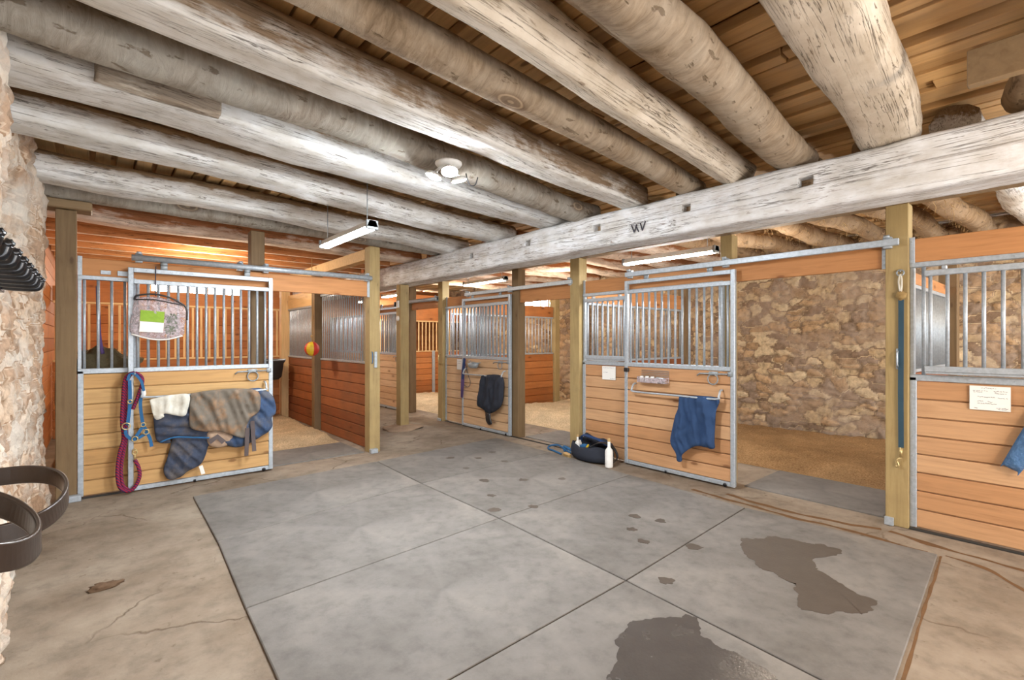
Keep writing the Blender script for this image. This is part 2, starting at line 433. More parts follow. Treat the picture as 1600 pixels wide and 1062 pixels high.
def stone_wall(name, mat, plane, a0, a1, z0, z1, res, sw, sh, relief, seed, base=None, thick=.35, mirror=False):
    """rubble wall in plane X=c facing -X (or +X if mirror); stones and joints are modelled into the grid"""
    rng = np.random.default_rng(seed)
    A = np.arange(a0, a1+res*.5, res); Z = np.arange(z0, z1+res*.5, res)
    na, nz = len(A), len(Z); AA, ZZ = np.meshgrid(A, Z, indexing='ij')
    wa = np.zeros_like(AA); wz = np.zeros_like(AA); lf = np.zeros_like(AA); hf = np.zeros_like(AA)
    for i in range(na):
        for j in range(nz):
            p = Vector((A[i]*2.1, Z[j]*2.6, seed)); v = noise.noise_vector(p)
            wa[i, j] = v.x; wz[i, j] = v.y; lf[i, j] = noise.noise(Vector((A[i]*.9, Z[j]*.9, seed+9)))
            hf[i, j] = noise.fractal(Vector((A[i]*9, Z[j]*9, seed)), .9, 2.1, 3)
    U = (AA+wa*.16+hf*.05)/sw; W = (ZZ+wz*.10+hf*.035)/sh
    n1, n2 = int((a1-a0)/sw)+6, int((z1-z0)/sh)+6
    px = rng.random((n1, n2)); py = rng.random((n1, n2)); ids = rng.random((n1, n2))
    u0, w0 = a0/sw-3, z0/sh-3
    cu = np.floor(U-u0).astype(int); cw = np.floor(W-w0).astype(int)
    d1 = np.full(U.shape, 9.); d2 = np.full(U.shape, 9.); sid = np.zeros(U.shape)
    for di in (-1, 0, 1):
        for dj in (-1, 0, 1):
            i = np.clip(cu+di, 0, n1-1); j = np.clip(cw+dj, 0, n2-1)
            dd = np.hypot(U-u0-(i+.15+.7*px[i, j]), W-w0-(j+.15+.7*py[i, j]))
            c = dd < d1
            d2 = np.where(c, d1, np.minimum(d2, dd)); sid = np.where(c, ids[i, j], sid); d1 = np.where(c, dd, d1)
    joint = np.clip((d2-d1)*1.6, 0, 1)
    h = np.minimum(joint*2.2, 1)**.6*relief*(.5+sid*.9)+lf*.05+hf*.02
    if base: h = h+base(AA, ZZ)
    X = plane-h if not mirror else plane+h
    vs = np.stack([X, AA, ZZ], -1).reshape(-1, 3)
    bx = plane+thick if not mirror else plane-thick
    idx = np.arange(na*nz).reshape(na, nz)
    q = np.stack([idx[:-1, :-1], idx[1:, :-1], idx[1:, 1:], idx[:-1, 1:]], -1).reshape(-1, 4)
    if not mirror: q = q[:, ::-1]
    k = na*nz
    vs = np.vstack([vs, [(bx, a0, z0), (bx, a1, z0), (bx, a1, z1), (bx, a0, z1)]])
    fs = [tuple(f) for f in q.tolist()]
    ring = [(k, k+1, *idx[::-1, 0].tolist()), (k+1, k+2, *idx[-1, ::-1].tolist()), (k+2, k+3, *idx[:, -1].tolist()), (k+3, k, *idx[0, :].tolist())]
    fs += ring+[(k+3, k+2, k+1, k)]
    me = bpy.data.meshes.new(name); me.from_pydata(vs.tolist(), [], fs)
    for nm, arr in (('stone_id', sid), ('joint', joint)):
        at = me.attributes.new(nm, 'FLOAT', 'POINT'); at.data.foreach_set('value', np.concatenate([arr.reshape(-1), np.zeros(4)]).astype(np.float32))
    for p in me.polygons: p.use_smooth = len(p.vertices) == 4
    me.materials.append(M[mat]); o = bpy.data.objects.new(name, me); COL.objects.link(o)
    return tag(o, kind='structure')

# stone wall behind the right-hand stalls, with its window gap
stone_wall('wall_right', 'stone', 8.75, -2.6, 8.72, 0, 3.12, .026, .24, .115, .03, 4)
stone_wall('wall_right_beyond', 'stone', 8.75, 9.68, 14.2, 0, 3.12, .05, .27, .13, .022, 5)
w = stone_wall('wall_right_below', 'stone', 8.75, 8.72, 9.68, 0, 2.36, .04, .27, .13, .022, 6)
stone_wall('wall_right_above', 'stone', 8.75, 8.72, 9.68, 2.64, 3.12, .04, .27, .13, .022, 7)
def left_base(A, Z):
    s = lambda e0, e1, x: np.clip((x-e0)/(e1-e0), 0, 1)
    near = 1-s(3.40, 3.5, A+.04*np.sin(Z*5))                 # nearer pier stands proud
    far = s(5.0, 5.7, A)*.06                                  # rib beside the stall post
    niche = s(3.6, 3.8, A)*(1-s(4.9, 5.2, A))*s(2.0, 2.1, Z)*(1-s(2.62, 2.75, Z))*-.10
    foot = np.clip(.5-Z, 0, .5)*.10*s(3.8, 5.5, A)
    return near*.075+far+niche+foot-.02
stone_wall('wall_left', 'lime', -.42, -3.5, 6.34, 0, 3.12, .028, .34, .085, .03, 11, left_base, mirror=True)

# board walls at the far end
def board_wall(name, mat, x0, x1, y, z0, z1, holes=(), bh=.19, t=.03):
    b = MB(); z = z0; r = random.Random(int(x0*10)+5)
    while z < z1-.02:
        h = min(bh, z1-z); segs = [(x0, x1)]
        for hx0, hx1, hz0, hz1 in holes:
            if z+h*.5 > hz0 and z+h*.5 < hz1: segs = [s for a, c in segs for s in ((a, min(c, hx0)), (max(a, hx1), c)) if s[1]-s[0] > .02]
        for a, c in segs: b.box(a, c, y, y+t, z, z+h-.006, .004)
        z += bh
    if not holes: b.box(x0, x1, y+t+.01, y+t+.04, z0, z1)
    for hx0, hx1, hz0, hz1 in holes:
        for q in ((x0, hx0-.02, z0, z1), (hx1+.02, x1, z0, z1), (hx0-.03, hx1+.03, z0, hz0-.12), (hx0-.03, hx1+.03, hz1+.0, z1)): b.box(q[0], q[1], y+t+.01, y+t+.04, q[2], q[3])
    return struct(b, name, mat)
board_wall('wall_back', 'orange', -.9, 9.1, 13.9, 0, 3.12, holes=[(.95, 2.85, 2.5, 2.9)])
wl = MB(); z = 0
while z < 2.9: wl.box(-.55, -.52, 6.5, 13.9, z, z+.19, .004); z += .196
wl.box(-.62, -.56, 6.36, 13.95, 0, 3.12)
struct(wl, 'wall_left_beyond', 'orange')

def window(name, x0, x1, y0, y1, z0, z1, nmull, ax):
    fr = MB(); t = .035
    def bar(u0, u1, a, b):
        if ax == 'x': fr.box(u0, u1, y0, y1, a, b)
        else: fr.box(x0, x1, u0, u1, a, b)
    lo, hi = (x0, x1) if ax == 'x' else (y0, y1)
    bar(lo, hi, z0, z0+t); bar(lo, hi, z1-t, z1); bar(lo, lo+t, z0, z1); bar(hi-t, hi, z0, z1)
    for k in range(1, nmull): u = lo+(hi-lo)*k/nmull; bar(u-t/2, u+t/2, z0, z1)
    f = struct(fr, name, 'palex')
    g = MB()
    if ax == 'x': g.box(x0, x1, (y0+y1)/2-.004, (y0+y1)/2+.004, z0, z1)
    else: g.box((x0+x1)/2-.004, (x0+x1)/2+.004, y0, y1, z0, z1)
    g.build('window_pane', 'glass', f, True)
window('window_1', .95, 2.85, 13.9, 13.96, 2.49, 2.86, 5, 'x')
window('window_2', 8.7, 8.76, 8.72, 9.68, 2.36, 2.64, 3, 'y')

# ------------------------------------------------------------------ timbers
def log(name, mat, p0, p1, w, h, label, cat, group=None, sq=2.0, seed=0, lump=.06, wob=.02, roll=0, taper=0, nl=110, nr=44):
    """log or hewn timber from p0 to p1 (centres); sq = squareness; local x runs along it"""
    p0, p1 = Vector(p0), Vector(p1); L = (p1-p0).length
    vs = []
    for i in range(nl+1):
        t = i/nl; xx = t*L
        oy = noise.noise(Vector((xx*.8, seed*5.3, 1)))*wob*2; oz = noise.noise(Vector((xx*.8, seed*5.3, 8)))*wob*2
        s0 = 1+taper*(t-.5)
        for k in range(nr):
            a = 2*PI*k/nr; c, s = math.cos(a), math.sin(a)
            q = (abs(c)**sq+abs(s)**sq)**(-1/sq)
            r = 1+lump*noise.fractal(Vector((xx*2.2, c*1.1+seed*3, s*1.1)), .9, 2, 4)
            r += lump*.35*noise.noise(Vector((xx*9, c*5+seed, s*5)))
            y, z = c*q*w/2*r*s0, s*q*h/2*r*s0
            if roll: y, z = y*math.cos(roll)-z*math.sin(roll), y*math.sin(roll)+z*math.cos(roll)
            y += oy; z += oz
            vs.append((xx, y, z))
    fs = [(i*nr+k, i*nr+(k+1) % nr, (i+1)*nr+(k+1) % nr, (i+1)*nr+k) for i in range(nl) for k in range(nr)]
    fs += [tuple(range(nr))[::-1], tuple(nl*nr+k for k in range(nr))]
    me = bpy.data.meshes.new(name); me.from_pydata(vs, [], fs)
    for p in me.polygons: p.use_smooth = len(p.vertices) == 4
    me.materials.append(M[mat]); o = bpy.data.objects.new(name, me); COL.objects.link(o)
    dr = (p1-p0).normalized(); o.location = p0
    o.rotation_euler = (0, -math.asin(dr.z), math.atan2(dr.y, dr.x))
    return tag(o, label, cat, group)

BX0, BX1, BZ0, BZ1 = 4.05, 4.40, 2.52, 2.87
def main_beam():
    """hewn carrying beam along y; old joist pockets are sunk in its face"""
    y0, y1 = -3.2, 13.8; L = y1-y0; nl = int(L/.03)
    prof = []
    def edge(a, b, n): prof.extend([(a[0]+(b[0]-a[0])*k/n, a[1]+(b[1]-a[1])*k/n) for k in range(n)])
    xa, xb, za, zb = BX0, BX1, BZ0, BZ1; cb = .025
    edge((xa, za+cb), (xa, zb-cb), 14); edge((xa, zb-cb), (xa+cb, zb), 2); edge((xa+cb, zb), (xb-cb, zb), 6); edge((xb-cb, zb), (xb, zb-cb), 2)
    edge((xb, zb-cb), (xb, za+cb), 6); edge((xb, za+cb), (xb-cb, za), 2); edge((xb-cb, za), (xa+cb, za), 8); edge((xa+cb, za), (xa, za+cb), 2)
    for q in (2.695, 2.699, 2.762, 2.766): prof.append((xa, q))
    fr = sorted([p for p in prof if p[0] == xa], key=lambda p: p[1]); prof = fr+[p for p in prof if p[0] != xa]
    n = len(prof); vs = []
    pockets = [(4.42, 2.735, .08), (3.34, 2.72, .09), (2.31, 2.735, .08), (1.34, 2.75, .10), (-.4, 2.73, .08), (5.6, 2.73, .08)]
    YS = sorted([y0+L*i/nl for i in range(nl+1)]+[py+sg*(pw/2+e) for py, _, pw in pockets for sg in (-1, 1) for e in (0, .003)]); nl = len(YS)-1; pk = set()
    for i in range(nl+1):
        y = YS[i]
        for k, (px, pz) in enumerate(prof):
            v = Vector((y*1.1, px*2, pz*3)); a = noise.fractal(v, .9, 2.1, 4)*.016+noise.noise(Vector((y*.6, px, pz)))*.02
            cx, cz = (xa+xb)/2, (za+zb)/2
            dx, dz = px-cx, pz-cz; f = a/math.hypot(dx, dz)
            X, Zz = px+dx*f, pz+dz*f
            if px == xa:
                for (py, pzc, pw) in pockets:
                    if abs(y-py) < pw/2+.001 and 2.698 < pz < 2.763: X = xa+.075; pk.add(i*n+k)
            vs.append((y, -X, Zz))
    fs = [(i*n+k, i*n+(k+1) % n, (i+1)*n+(k+1) % n, (i+1)*n+k) for i in range(nl) for k in range(n)]
    fs += [tuple(range(n))[::-1], tuple(nl*n+k for k in range(n))]
    me = bpy.data.meshes.new('main_beam'); me.from_pydata(vs, [], fs); me.materials.append(M['beam'])
    bm = bmesh.new(); bm.from_mesh(me); bmesh.ops.recalc_face_normals(bm, faces=bm.faces); bm.to_mesh(me); bm.free()
    for p in me.polygons: p.use_smooth = not any(v in pk for v in p.vertices)
    me.materials.append(M['hairy'])
    for p in me.polygons:
        if all(v in pk for v in p.vertices): p.material_index = 1
    o = bpy.data.objects.new('main_beam', me); COL.objects.link(o); o.rotation_euler = (0, 0, PI/2)
    tag(o, 'massive whitewashed hewn beam with square pockets carrying the ceiling joists', 'beam')
    mk = MB()
    for (ya, za2, yb, zb2) in [(2.89, 2.675, 2.86, 2.60), (2.86, 2.60, 2.83, 2.675), (2.79, 2.68, 2.765, 2.605), (2.765, 2.605, 2.73, 2.69), (2.84, 2.66, 2.81, 2.60)]:
        mk.tube([(BX0-.012, ya, za2), (BX0-.012, yb, zb2)], .006, 5)
    mk.build('carved_mark', 'ink', o, True)
main_beam()

JG = 'old timber joists over the aisle'
def joist(kind, mat, a, slope, w, h, label, sq, seed, lump=.05, x0=-.45, x1=4.34, wob=.02, taper=0, gap=.004, roll=0):
    zc = BZ1+gap+h/2
    f = lambda x: a+x*slope
    return log(kind, mat, (x0, f(x0), zc), (x1, f(x1), zc), w, h, label, 'joist', JG, sq, seed, lump, wob, roll, taper=taper)
joist('hewn_joist', 'tan', .455, .102, .36, .235, 'broad pale tan joist with wavy edge, resting on the beam nearest its right end', 3.4, 1, .04, x0=.3, x1=4.2)
joist('log_joist', 'bark', 1.10, .091, .29, .235, 'round bark-covered log joist with big knots beside the broad tan joist', 2.0, 2, .07, x0=.2, wob=.010)
joist('hewn_joist', 'tan', 1.535, .093, .21, .235, 'tan whitewashed joist with flaking patches between two bark-brown log joists', 4.5, 3, .035, roll=.42, wob=.012)
joist('log_joist', 'bark', 1.945, .099, .205, .20, 'slim round brown log joist with a strip of deck boards bare beside it', 2.0, 4, .08, wob=.02)
joist('hewn_joist', 'hewnb', 2.475, .121, .235, .235, 'squared brown joist with bright white underside, above the round three-lamp fixture', 7.0, 5, .025, x1=4.26, wob=.012)
joist('log_joist', 'greybark', 3.02, .15, .25, .235, 'grey weathered log joist the three-lamp fixture hangs from', 2.2, 6, .07)
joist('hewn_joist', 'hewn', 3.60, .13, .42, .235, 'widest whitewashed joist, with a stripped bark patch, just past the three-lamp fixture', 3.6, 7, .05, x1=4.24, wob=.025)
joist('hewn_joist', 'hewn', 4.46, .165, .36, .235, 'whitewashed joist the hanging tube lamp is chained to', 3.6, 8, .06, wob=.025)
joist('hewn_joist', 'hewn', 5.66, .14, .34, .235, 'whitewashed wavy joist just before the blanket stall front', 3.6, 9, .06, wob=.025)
joist('log_joist', 'greybark', 6.26, .09, .22, .22, 'grey round joist directly over the blanket stall front', 2.2, 10, .07)
joist('hewn_joist', 'redlog', 7.30, .087, .32, .235, 'red-brown joist with white underside, first one inside the blanket stall', 3.0, 12, .06, x0=-.5)
# bark slab scar on the widest joist
M['slab'] = m_whitewash('weathered_slab', .36, under=.1, wood=(.10, .075, .055), wood2=(.42, .35, .28), paint=(.58, .54, .48))
log('bark_slab', 'slab', (.0, 3.355, 2.985), (.58, 3.44, 2.985), .085, .165, 'rough weathered slab of loose bark nailed on the widest whitewashed joist', 'bark slab', None, 4.0, 61, .10, .012, nl=50)
ys = [8.10+.62*k for k in range(9)]
for k, y in enumerate(ys):
    b = MB(); b.box(-.5, 4.04, y, y+.05, 2.872, DECK-.004)
    single(b, 'lumber_joist', 'lumberw', 'sawn orange ceiling joist over the blanket stall, one of an even row', 'joist', 'sawn joists over the blanket stall')
br = MB(); br.box(.9, .94, 7.6, 8.06, 2.9, 3.1); 
# logs in the bay over the right-hand stalls
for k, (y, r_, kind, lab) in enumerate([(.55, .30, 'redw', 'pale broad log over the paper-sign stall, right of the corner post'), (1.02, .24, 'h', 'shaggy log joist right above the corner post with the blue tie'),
        (1.5, .24, 'h', 'shaggy log joist above the open stall, nearest the corner post'), (2.0, .23, 'h', 'shaggy log joist above the middle of the open stall'), (2.55, .26, 'h', 'shaggy log joist above the open stall, next to the door post'),
        (3.15, .24, 'h', 'log joist just beyond the tube lamp over the blue towel door'), (3.8, .24, 'h', 'log joist over the far end of the blue towel door'), (4.4, .26, 'g', 'whitish log joist over the post beside the grooming bag'),
        (5.1, .24, 'g', 'whitish log joist over the open stall behind the grooming bag'), (5.8, .25, 'g', 'whitish log joist over the post at the black blanket door'), (6.6, .24, 'g', 'whitish log joist above the far tube lamp'), (7.4, .25, 'g', 'whitish log joist over the black blanket stall end'),
        (8.3, .25, 'g', 'whitish log joist over the aisle post on the stone'), (9.2, .25, 'g', 'whitish log joist behind the aisle post, second deep'), (10.2, .25, 'g', 'whitish log joist above the paired tube lamps')]):
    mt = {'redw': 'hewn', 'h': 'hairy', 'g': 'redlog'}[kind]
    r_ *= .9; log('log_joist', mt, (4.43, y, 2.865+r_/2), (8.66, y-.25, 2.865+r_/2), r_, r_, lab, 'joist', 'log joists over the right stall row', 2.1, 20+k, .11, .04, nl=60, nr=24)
for o in [o for o in list(COL.objects) if o.name.startswith('log_joist') and o.data.materials[0] == M['hairy']]:
    st = MB(); rg = random.Random(hash(round(o.location.y*100)) % 999); ln_ = max(v.co.x for v in o.data.vertices)
    for k in range(230):
        x_ = rg.uniform(.1, ln_-.1); a_ = rg.uniform(PI*.85, PI*2.15); p = Vector((x_, .11*math.cos(a_), .11*math.sin(a_)))
        d1 = Vector((rg.uniform(-.05, .05), math.cos(a_)*.02, math.sin(a_)*.02)); d2 = d1*1.7+Vector((rg.uniform(-.03, .03), rg.uniform(-.02, .02), -rg.uniform(.0, .04)))
        st.tube([p, p+d1, p+d2], .0016, 3)
    so = st.build('loose_fibres', 'wood', o); so['kind'] = 'stuff'
# header timber tying the post tops of the right row
single(MB().box(5.0, 5.14, -2.6, 13.8, 2.66, 2.80), 'top_plate', 'plank', 'long squared timber lying across the post tops of the right stall row', 'timber')
single(MB().box(3.04, 3.09, -.9, .337, 2.705, 2.868), 'loose_plank', 'plank', 'short grey-brown plank fixed under the deck at the upper right corner', 'plank')
log('log_joist', 'hairy', (2.2, -.17, 2.997), (4.3, .19, 2.997), .25, .23, 'dusty brown joist behind the short plank at the upper right corner', 'joist', JG, 2.2, 44, .08)

# ------------------------------------------------------------------ posts
PG = 'square timber posts'
def post(x0, x1, y0, y1, h, label, mat='post', z0=0, foot=None, plate=None):
    r = empty('timber_post', ((x0+x1)/2, (y0+y1)/2, z0), label, 'post', PG)
    MB().box(x0, x1, y0, y1, z0, h, .006).build('shaft', mat, r, True)
    if foot:
        MB().box(*foot).build('foot_bracket', 'galv', r, True)
    return r
pA = post(5.03, 5.17, .905, 1.06, 2.66, 'yellowish square post with blue tie strap between the two nearest stalls', foot=(5.0, 5.028, 1.0, 1.062, .002, .07))
pm = MB().box(5.012, 5.028, .96, .985, 1.30, 1.47); pm.tube([(5.005, .972, 1.32), (4.985, .972, 1.34), (4.985, .972, 1.43), (5.005, .972, 1.45)], .007, 8)
pm.build('catch_plate', 'galv', pA, True)
post(5.135, 5.265, 2.40, 2.53, 2.66, 'square post partly hidden behind the blue towel door bars')
post(5.0, 5.16, 4.43, 4.60, 2.66, 'yellowish square post right behind the grooming bag')
post(5.05, 5.2, 5.74, 5.9, 2.66, 'brown post at the open edge of the black blanket door', 'darkpost')
pC = post(5.0, 5.15, 7.86, 8.02, 2.66, 'slim post between black blanket stall and the farther open stall', foot=(4.97, 4.998, 7.9, 8.0, .002, .05))
MB().tube([(4.995, 7.93, 1.08), (4.96, 7.93, 1.10), (4.95, 7.93, 1.18), (4.96, 7.93, 1.26), (4.995, 7.93, 1.28)], .01, 8).build('pull_handle', 'brass', pC, True)
post(5.05, 5.2, 9.2, 9.36, 2.66, 'dark post just behind the aisle post on the stone', 'darkpost')
post(5.05, 5.2, 11.5, 11.65, 2.66, 'farthest post of the right stall row')
# aisle post on its stone, under the beam
pS = post(4.0, 4.16, 7.62, 7.78, 2.50, 'free-standing aisle post on a flat stone under the beam', z0=.055)
MB().box(3.97, 3.998, 7.66, 7.73, 2.10, 2.22).build('switch_box', 'white', pS, True)
cd = MB(); cd.tube([(3.985, 7.695, 2.22), (3.985, 7.695, 2.50)], .012, 8); cd.tube([(3.985, 7.66, 2.22), (3.985, 7.66, 2.49)], .008, 8); cd.build('conduit', 'wood', pS, True)
ob = MB(); ob.box(3.955, 3.998, 7.75, 7.79, 2.12, 2.20); ob.build('outlet_box', 'blackiron', pS, True)
MB().lathe([(.03, 0), (.045, .003), (.045, .02), (.02, .03)], 12, (0, 0, 0)).build('round_plate', 'white', pS).matrix_local = Matrix.Translation((-.08, 0, 1.86)) @ Matrix.Rotation(-PI/2, 4, 'Y')
st = MB(); st.blob((4.06, 7.66, 0.01), .36, .30, .055, 3, .14, 1.6, 28, 12)
M['footing'] = m_plain('brown_stone', (.27, .19, .13), .9, var=.35, nscale=9, bump=.6); single(st, 'footing_stone', 'footing', 'flat brown stone under the free-standing aisle post', 'stone')
# posts of the blanket stall
pL = post(-.285, -.135, 6.27, 6.42, 2.78, 'dark square post at the stone wall beside the blanket door', 'darkpost', foot=(-.20, -.10, 6.2, 6.265, .002, .06))
single(MB().box(-.40, -.02, 6.22, 6.46, 2.785, 2.87, .01), 'cap_block', 'plank', 'short weathered block on top of the dark wall post', 'block')
post(1.40, 1.55, 6.38, 6.53, 2.84, 'post standing behind the bars of the blanket door', 'darkpost')
pR = post(2.84, 2.99, 6.29, 6.45, 2.82, 'square post with a metal shoe at the open end of the blanket stall', foot=(2.83, 2.93, 6.22, 6.285, .002, .06))
MB().box(2.90, 2.94, 6.268, 6.288, 1.16, 1.38).build('catch_plate', 'galv', pR, True)
MB().tube([(2.862, 6.27, 1.22), (2.862, 6.25, 1.24), (2.862, 6.25, 1.36), (2.862, 6.27, 1.38)], .006, 6).build('blue_cord', 'bluew', pR, True)
post(2.83, 2.97, 8.46, 8.60, 2.64, 'post in the middle of the red-brown stall divider behind the ball', 'darkpost')
post(2.80, 2.96, 10.28, 10.44, 2.80, 'pale pine post in the back corner above the black feed tub', 'pale')
single(MB().box(2.84, 2.97, 6.46, 10.27, 2.65, 2.80), 'tie_beam', 'palex', 'pale squared tie timber running back from the shod post top', 'timber')

# ------------------------------------------------------------------ stall fronts
BAR = {}
def bar_obj(parent, u, v, z0, z1, r=.0125, mat='galv', name='bar', flat=False):
    key = (round(z1-z0, 3), r, mat, flat)
    if key not in BAR:
        b = MB()
        if flat: b.box(-r, r, -r*.5, r*.5, 0, z1-z0)
        else: b.tube([(0, 0, 0), (0, 0, z1-z0)], r, 10)
        me = b.mesh(name); me.materials.append(M[mat]); BAR[key] = me
    o = bpy.data.objects.new(name, BAR[key]); COL.objects.link(o); o.parent = parent; o.location = (u, v, z0); return o
def boards(parent, u0, u1, v, z0, z1, mat, bh=.152, t=.035, name='board_panel'):
    n = max(1, round((z1-z0)/bh)); h = (z1-z0)/n; b = MB()
    for k in range(n): b.box(u0, u1, v, v+t, z0+k*h+.005, z0+(k+1)*h-.005, .004)
    b.box(u0+.005, u1-.005, v+.026, v+t-.005, z0+.01, z1-.01)
    return b.build(name, mat, parent)
def rivets(b, pts, v):
    for (u, z) in pts: b.box(u-.005, u+.005, v-.004, v+.001, z-.005, z+.005, .002)
MID, TOPB, HEAD = 1.24, 2.13, 2.34
def fixed_panel(loc, rz, W, label, group, mat='fir', bars=True, pitch=.1, top=TOPB, u_bars=None, barmat='galv', seam=None):
    r = empty('stall_screen', loc, label, 'stall front', group, rz)
    f = MB(); t = .035
    f.box(0, .045, -.012, .05, .02, MID+.0); f.box(W-.045, W, -.012, .05, .02, MID); f.box(0, W, -.012, .05, MID-.03, MID+.02)
    f.box(0, W, -.012, .05, top-.0, top+.04); f.box(0, .03, .0, .05, MID, top); f.box(W-.03, W, 0, .05, MID, top)
    rivets(f, [(.022, .12+.16*k) for k in range(7)]+[(W-.022, .12+.16*k) for k in range(7)]+[(.1+.25*k, MID-.005) for k in range(int(W/.25))]+[(.1+.25*k, top+.02) for k in range(int(W/.25))], -.012)
    f.build('frame', 'galv', r)
    boards(r, .02, W-.02, .0, .02, MID-.03, mat)
    if bars:
        n = max(2, round(W/pitch)); a, b = u_bars or (.05, W-.05)
        for k in range(n): bar_obj(r, a+(b-a)*k/(n-1), .02, MID+.02, top, mat=barmat)
    return r
def sliding_door(loc, rz, W, label, nbar, mat='pine', latch=True):
    r = empty('sliding_door', loc, label, 'door', 'sliding stall doors', rz)
    f = MB(); s = .045; D = .045; H2 = 2.27
    for u in (0, W-s): f.box(u, u+s, 0, D, .02, H2)
    for z in (.02, MID-.025, TOPB-.02, H2-.045): f.box(s, W-s, .002, D-.002, z, z+.045)
    rv = [(s/2, .1+.17*k) for k in range(13)]+[(W-s/2, .1+.17*k) for k in range(13)]
    for z in (.04, MID, TOPB, H2-.02): rv += [(.15+.2*k, z) for k in range(int((W-.2)/.2)+1)]
    rivets(f, rv, 0)
    f.build('frame', 'galv', r)
    boards(r, s-.005, W-s+.005, .008, .065, MID-.025, mat)
    for k in range(nbar): bar_obj(r, s+.035+(W-2*s-.07)*k/(nbar-1), D/2, MID+.02, TOPB-.02, .0135)
    for u in (.22*W, .8*W):
        h = MB(); h.box(u-.03, u+.03, .01, .03, H2, H2+.05); h.tube([(u-.03, .02, H2+.06), (u+.03, .02, H2+.06)], .022, 10)
        h.build('hanger', 'galvd', r)
    fo = MB(); fo.tube([(W*.42, -.002, .012), (W*.42, .0, .04)], .012, 8); fo.tube([(W-.1, -.004, .03), (W-.1, .01, .03)], .02, 10); fo.build('floor_guide', 'blackiron', r)
    if latch:
        l = MB(); l.tube([(W-.40, -.018, MID-.085), (W-.37, -.018, MID-.06), (W-.07, -.018, MID-.055)], .008, 8); l.box(W-.07, W-.02, -.01, .0, MID-.08, MID-.03); l.box(W-.27, W-.17, -.02, -.002, MID-.075, MID-.035)
        lo = l.build('latch', 'galvd', r)
        g = MB(); g.tube([(W-.22+.055*math.cos(a), -.024, MID-.115+.055*math.sin(a)) for a in np.linspace(0, 2*PI, 24)[:-1]], .007, 8, True); g.build('ring', 'galvd', lo)
    return r
def header(p0, p1, label, plates=True, mat='header', z0=2.13, z1=HEAD):
    """board between two posts, along x or y"""
    alongx = abs(p1[0]-p0[0]) > abs(p1[1]-p0[1]); L = abs(p1[0]-p0[0]) if alongx else abs(p1[1]-p0[1])
    r = empty('header_board', (p0[0], p0[1], z0), label, 'board', 'header boards over the stall fronts', 0 if alongx else -PI/2)
    MB().box(0, L, 0, .04, 0, z1-z0).build('board', mat, r)
    if plates:
        for u in (0, L-.035):
            b = MB().box(u, u+.035, -.008, .0, -.01, z1-z0+.015); rivets(b, [(u+.017, .03), (u+.017, .1), (u+.017, .17)], -.008); b.build('strap_plate', 'galv', r)
    return r
def track(loc, rz, L, label, round_=True, r_=.03, brackets=()):
    o = empty('door_track', loc, label, 'track', 'galvanised door tracks', rz)
    if round_: MB().tube([(0, 0, 0), (L, 0, 0)], r_, 14).build('rail', 'galv', o)
    else: MB().box(0, L, -.02, .02, -.028, .028).build('rail', 'galv', o)
    for u in brackets:
        b = MB().box(u-.03, u+.03, .0, .05, -.045, .05); b.tube([(u-.02, -.012, .05), (u+.02, -.012, .05)], .014, 8); b.build('bracket', 'galv', o)
    return o

RZ = -PI/2
SG = 'fixed plank-and-bar stall panels'
# blanket stall (front in the plane y = 6.3)
fixed_panel((-.13, 6.30, 0), 0, .45, 'narrow yellow pine panel with bars between dark wall post and blanket door', SG, 'pine', u_bars=(.05, .36), pitch=.11)
sliding_door((.25, 6.20, 0), 0, 1.345, 'yellow pine sliding stall door hung with blankets and a halter', 15)
hd = header((-.13, 6.30), (2.84, 6.30), 'orange header board above the blanket door', mat='header')
MB().box(.17, .25, -.01, 0, .06, .10).build('metal_tab', 'galv', hd); MB().box(.30, .40, -.01, 0, .055, .105).build('metal_tab', 'galv', hd)
track((.28, 6.235, 2.375), 0, 2.56, 'round galvanised pipe track above the blanket door', True, .032, (.06, .98, 1.25, 2.5))
# right row (front in the plane x = 5.07)
sliding_door((4.985, 3.675, 0), RZ, 1.37, 'pine sliding stall door with a blue towel on its bar', 15, 'fir')
fixed_panel((5.07, 4.42, 0), RZ, 1.95, 'pinkish plank stall panel with a white note beside the grooming bag', SG, 'fir', bars=False)
def grille(loc, rz, W, n, label, z0=1.29, z1=2.09):
    g = empty('feed_grille', loc, label, 'grille', 'projecting barred feed grilles', rz)
    f = MB(); f.box(0, W, -.02, .02, z1-.045-loc[2], z1-loc[2]); f.box(.1, .13, 0, .05, z1-loc[2], z1+.03-loc[2]); f.box(W-.13, W-.1, 0, .05, z1-loc[2], z1+.03-loc[2])
    f.build('top_rail', 'galv', g); f = MB(); f.box(0, W, -.02, .02, z0-loc[2], z0+.045-loc[2]); f.box(.0, W, -.01, .05, z0-.018-loc[2], z0+.002-loc[2]); f.build('bottom_rail', 'galv', g)
    for k in range(n): bar_obj(g, .035+(W-.07)*k/(n-1), 0, z0+.045-loc[2], z1-.045-loc[2])
    return g
grille((5.03, 4.34, 1.27), RZ, .66, 8, 'small barred feed grille above the white note, beside the towel door')
header((5.09, 4.43), (5.09, 1.06), 'orange header board over the towel door and open stall', mat='header', z0=2.15, z1=2.34)
track((4.99, 3.66, 2.345), RZ, 2.70, 'square galvanised track above the towel door ending on the tie post', False, .03, (.05, 1.25, 2.62))
fixed_panel((5.07, .905, 0), RZ, 2.6, 'orange plank stall front with a paper sign at the right', SG, 'fir', bars=False)
for u in (.0,):
    g = grille((5.0, .80, 1.27), RZ, 2.4, 24, 'large barred feed grille over the paper sign stall front')
header((5.06, .905), (5.06, -1.7), 'wide orange header board above the paper sign stall front', mat='header', z0=2.17, z1=2.36)
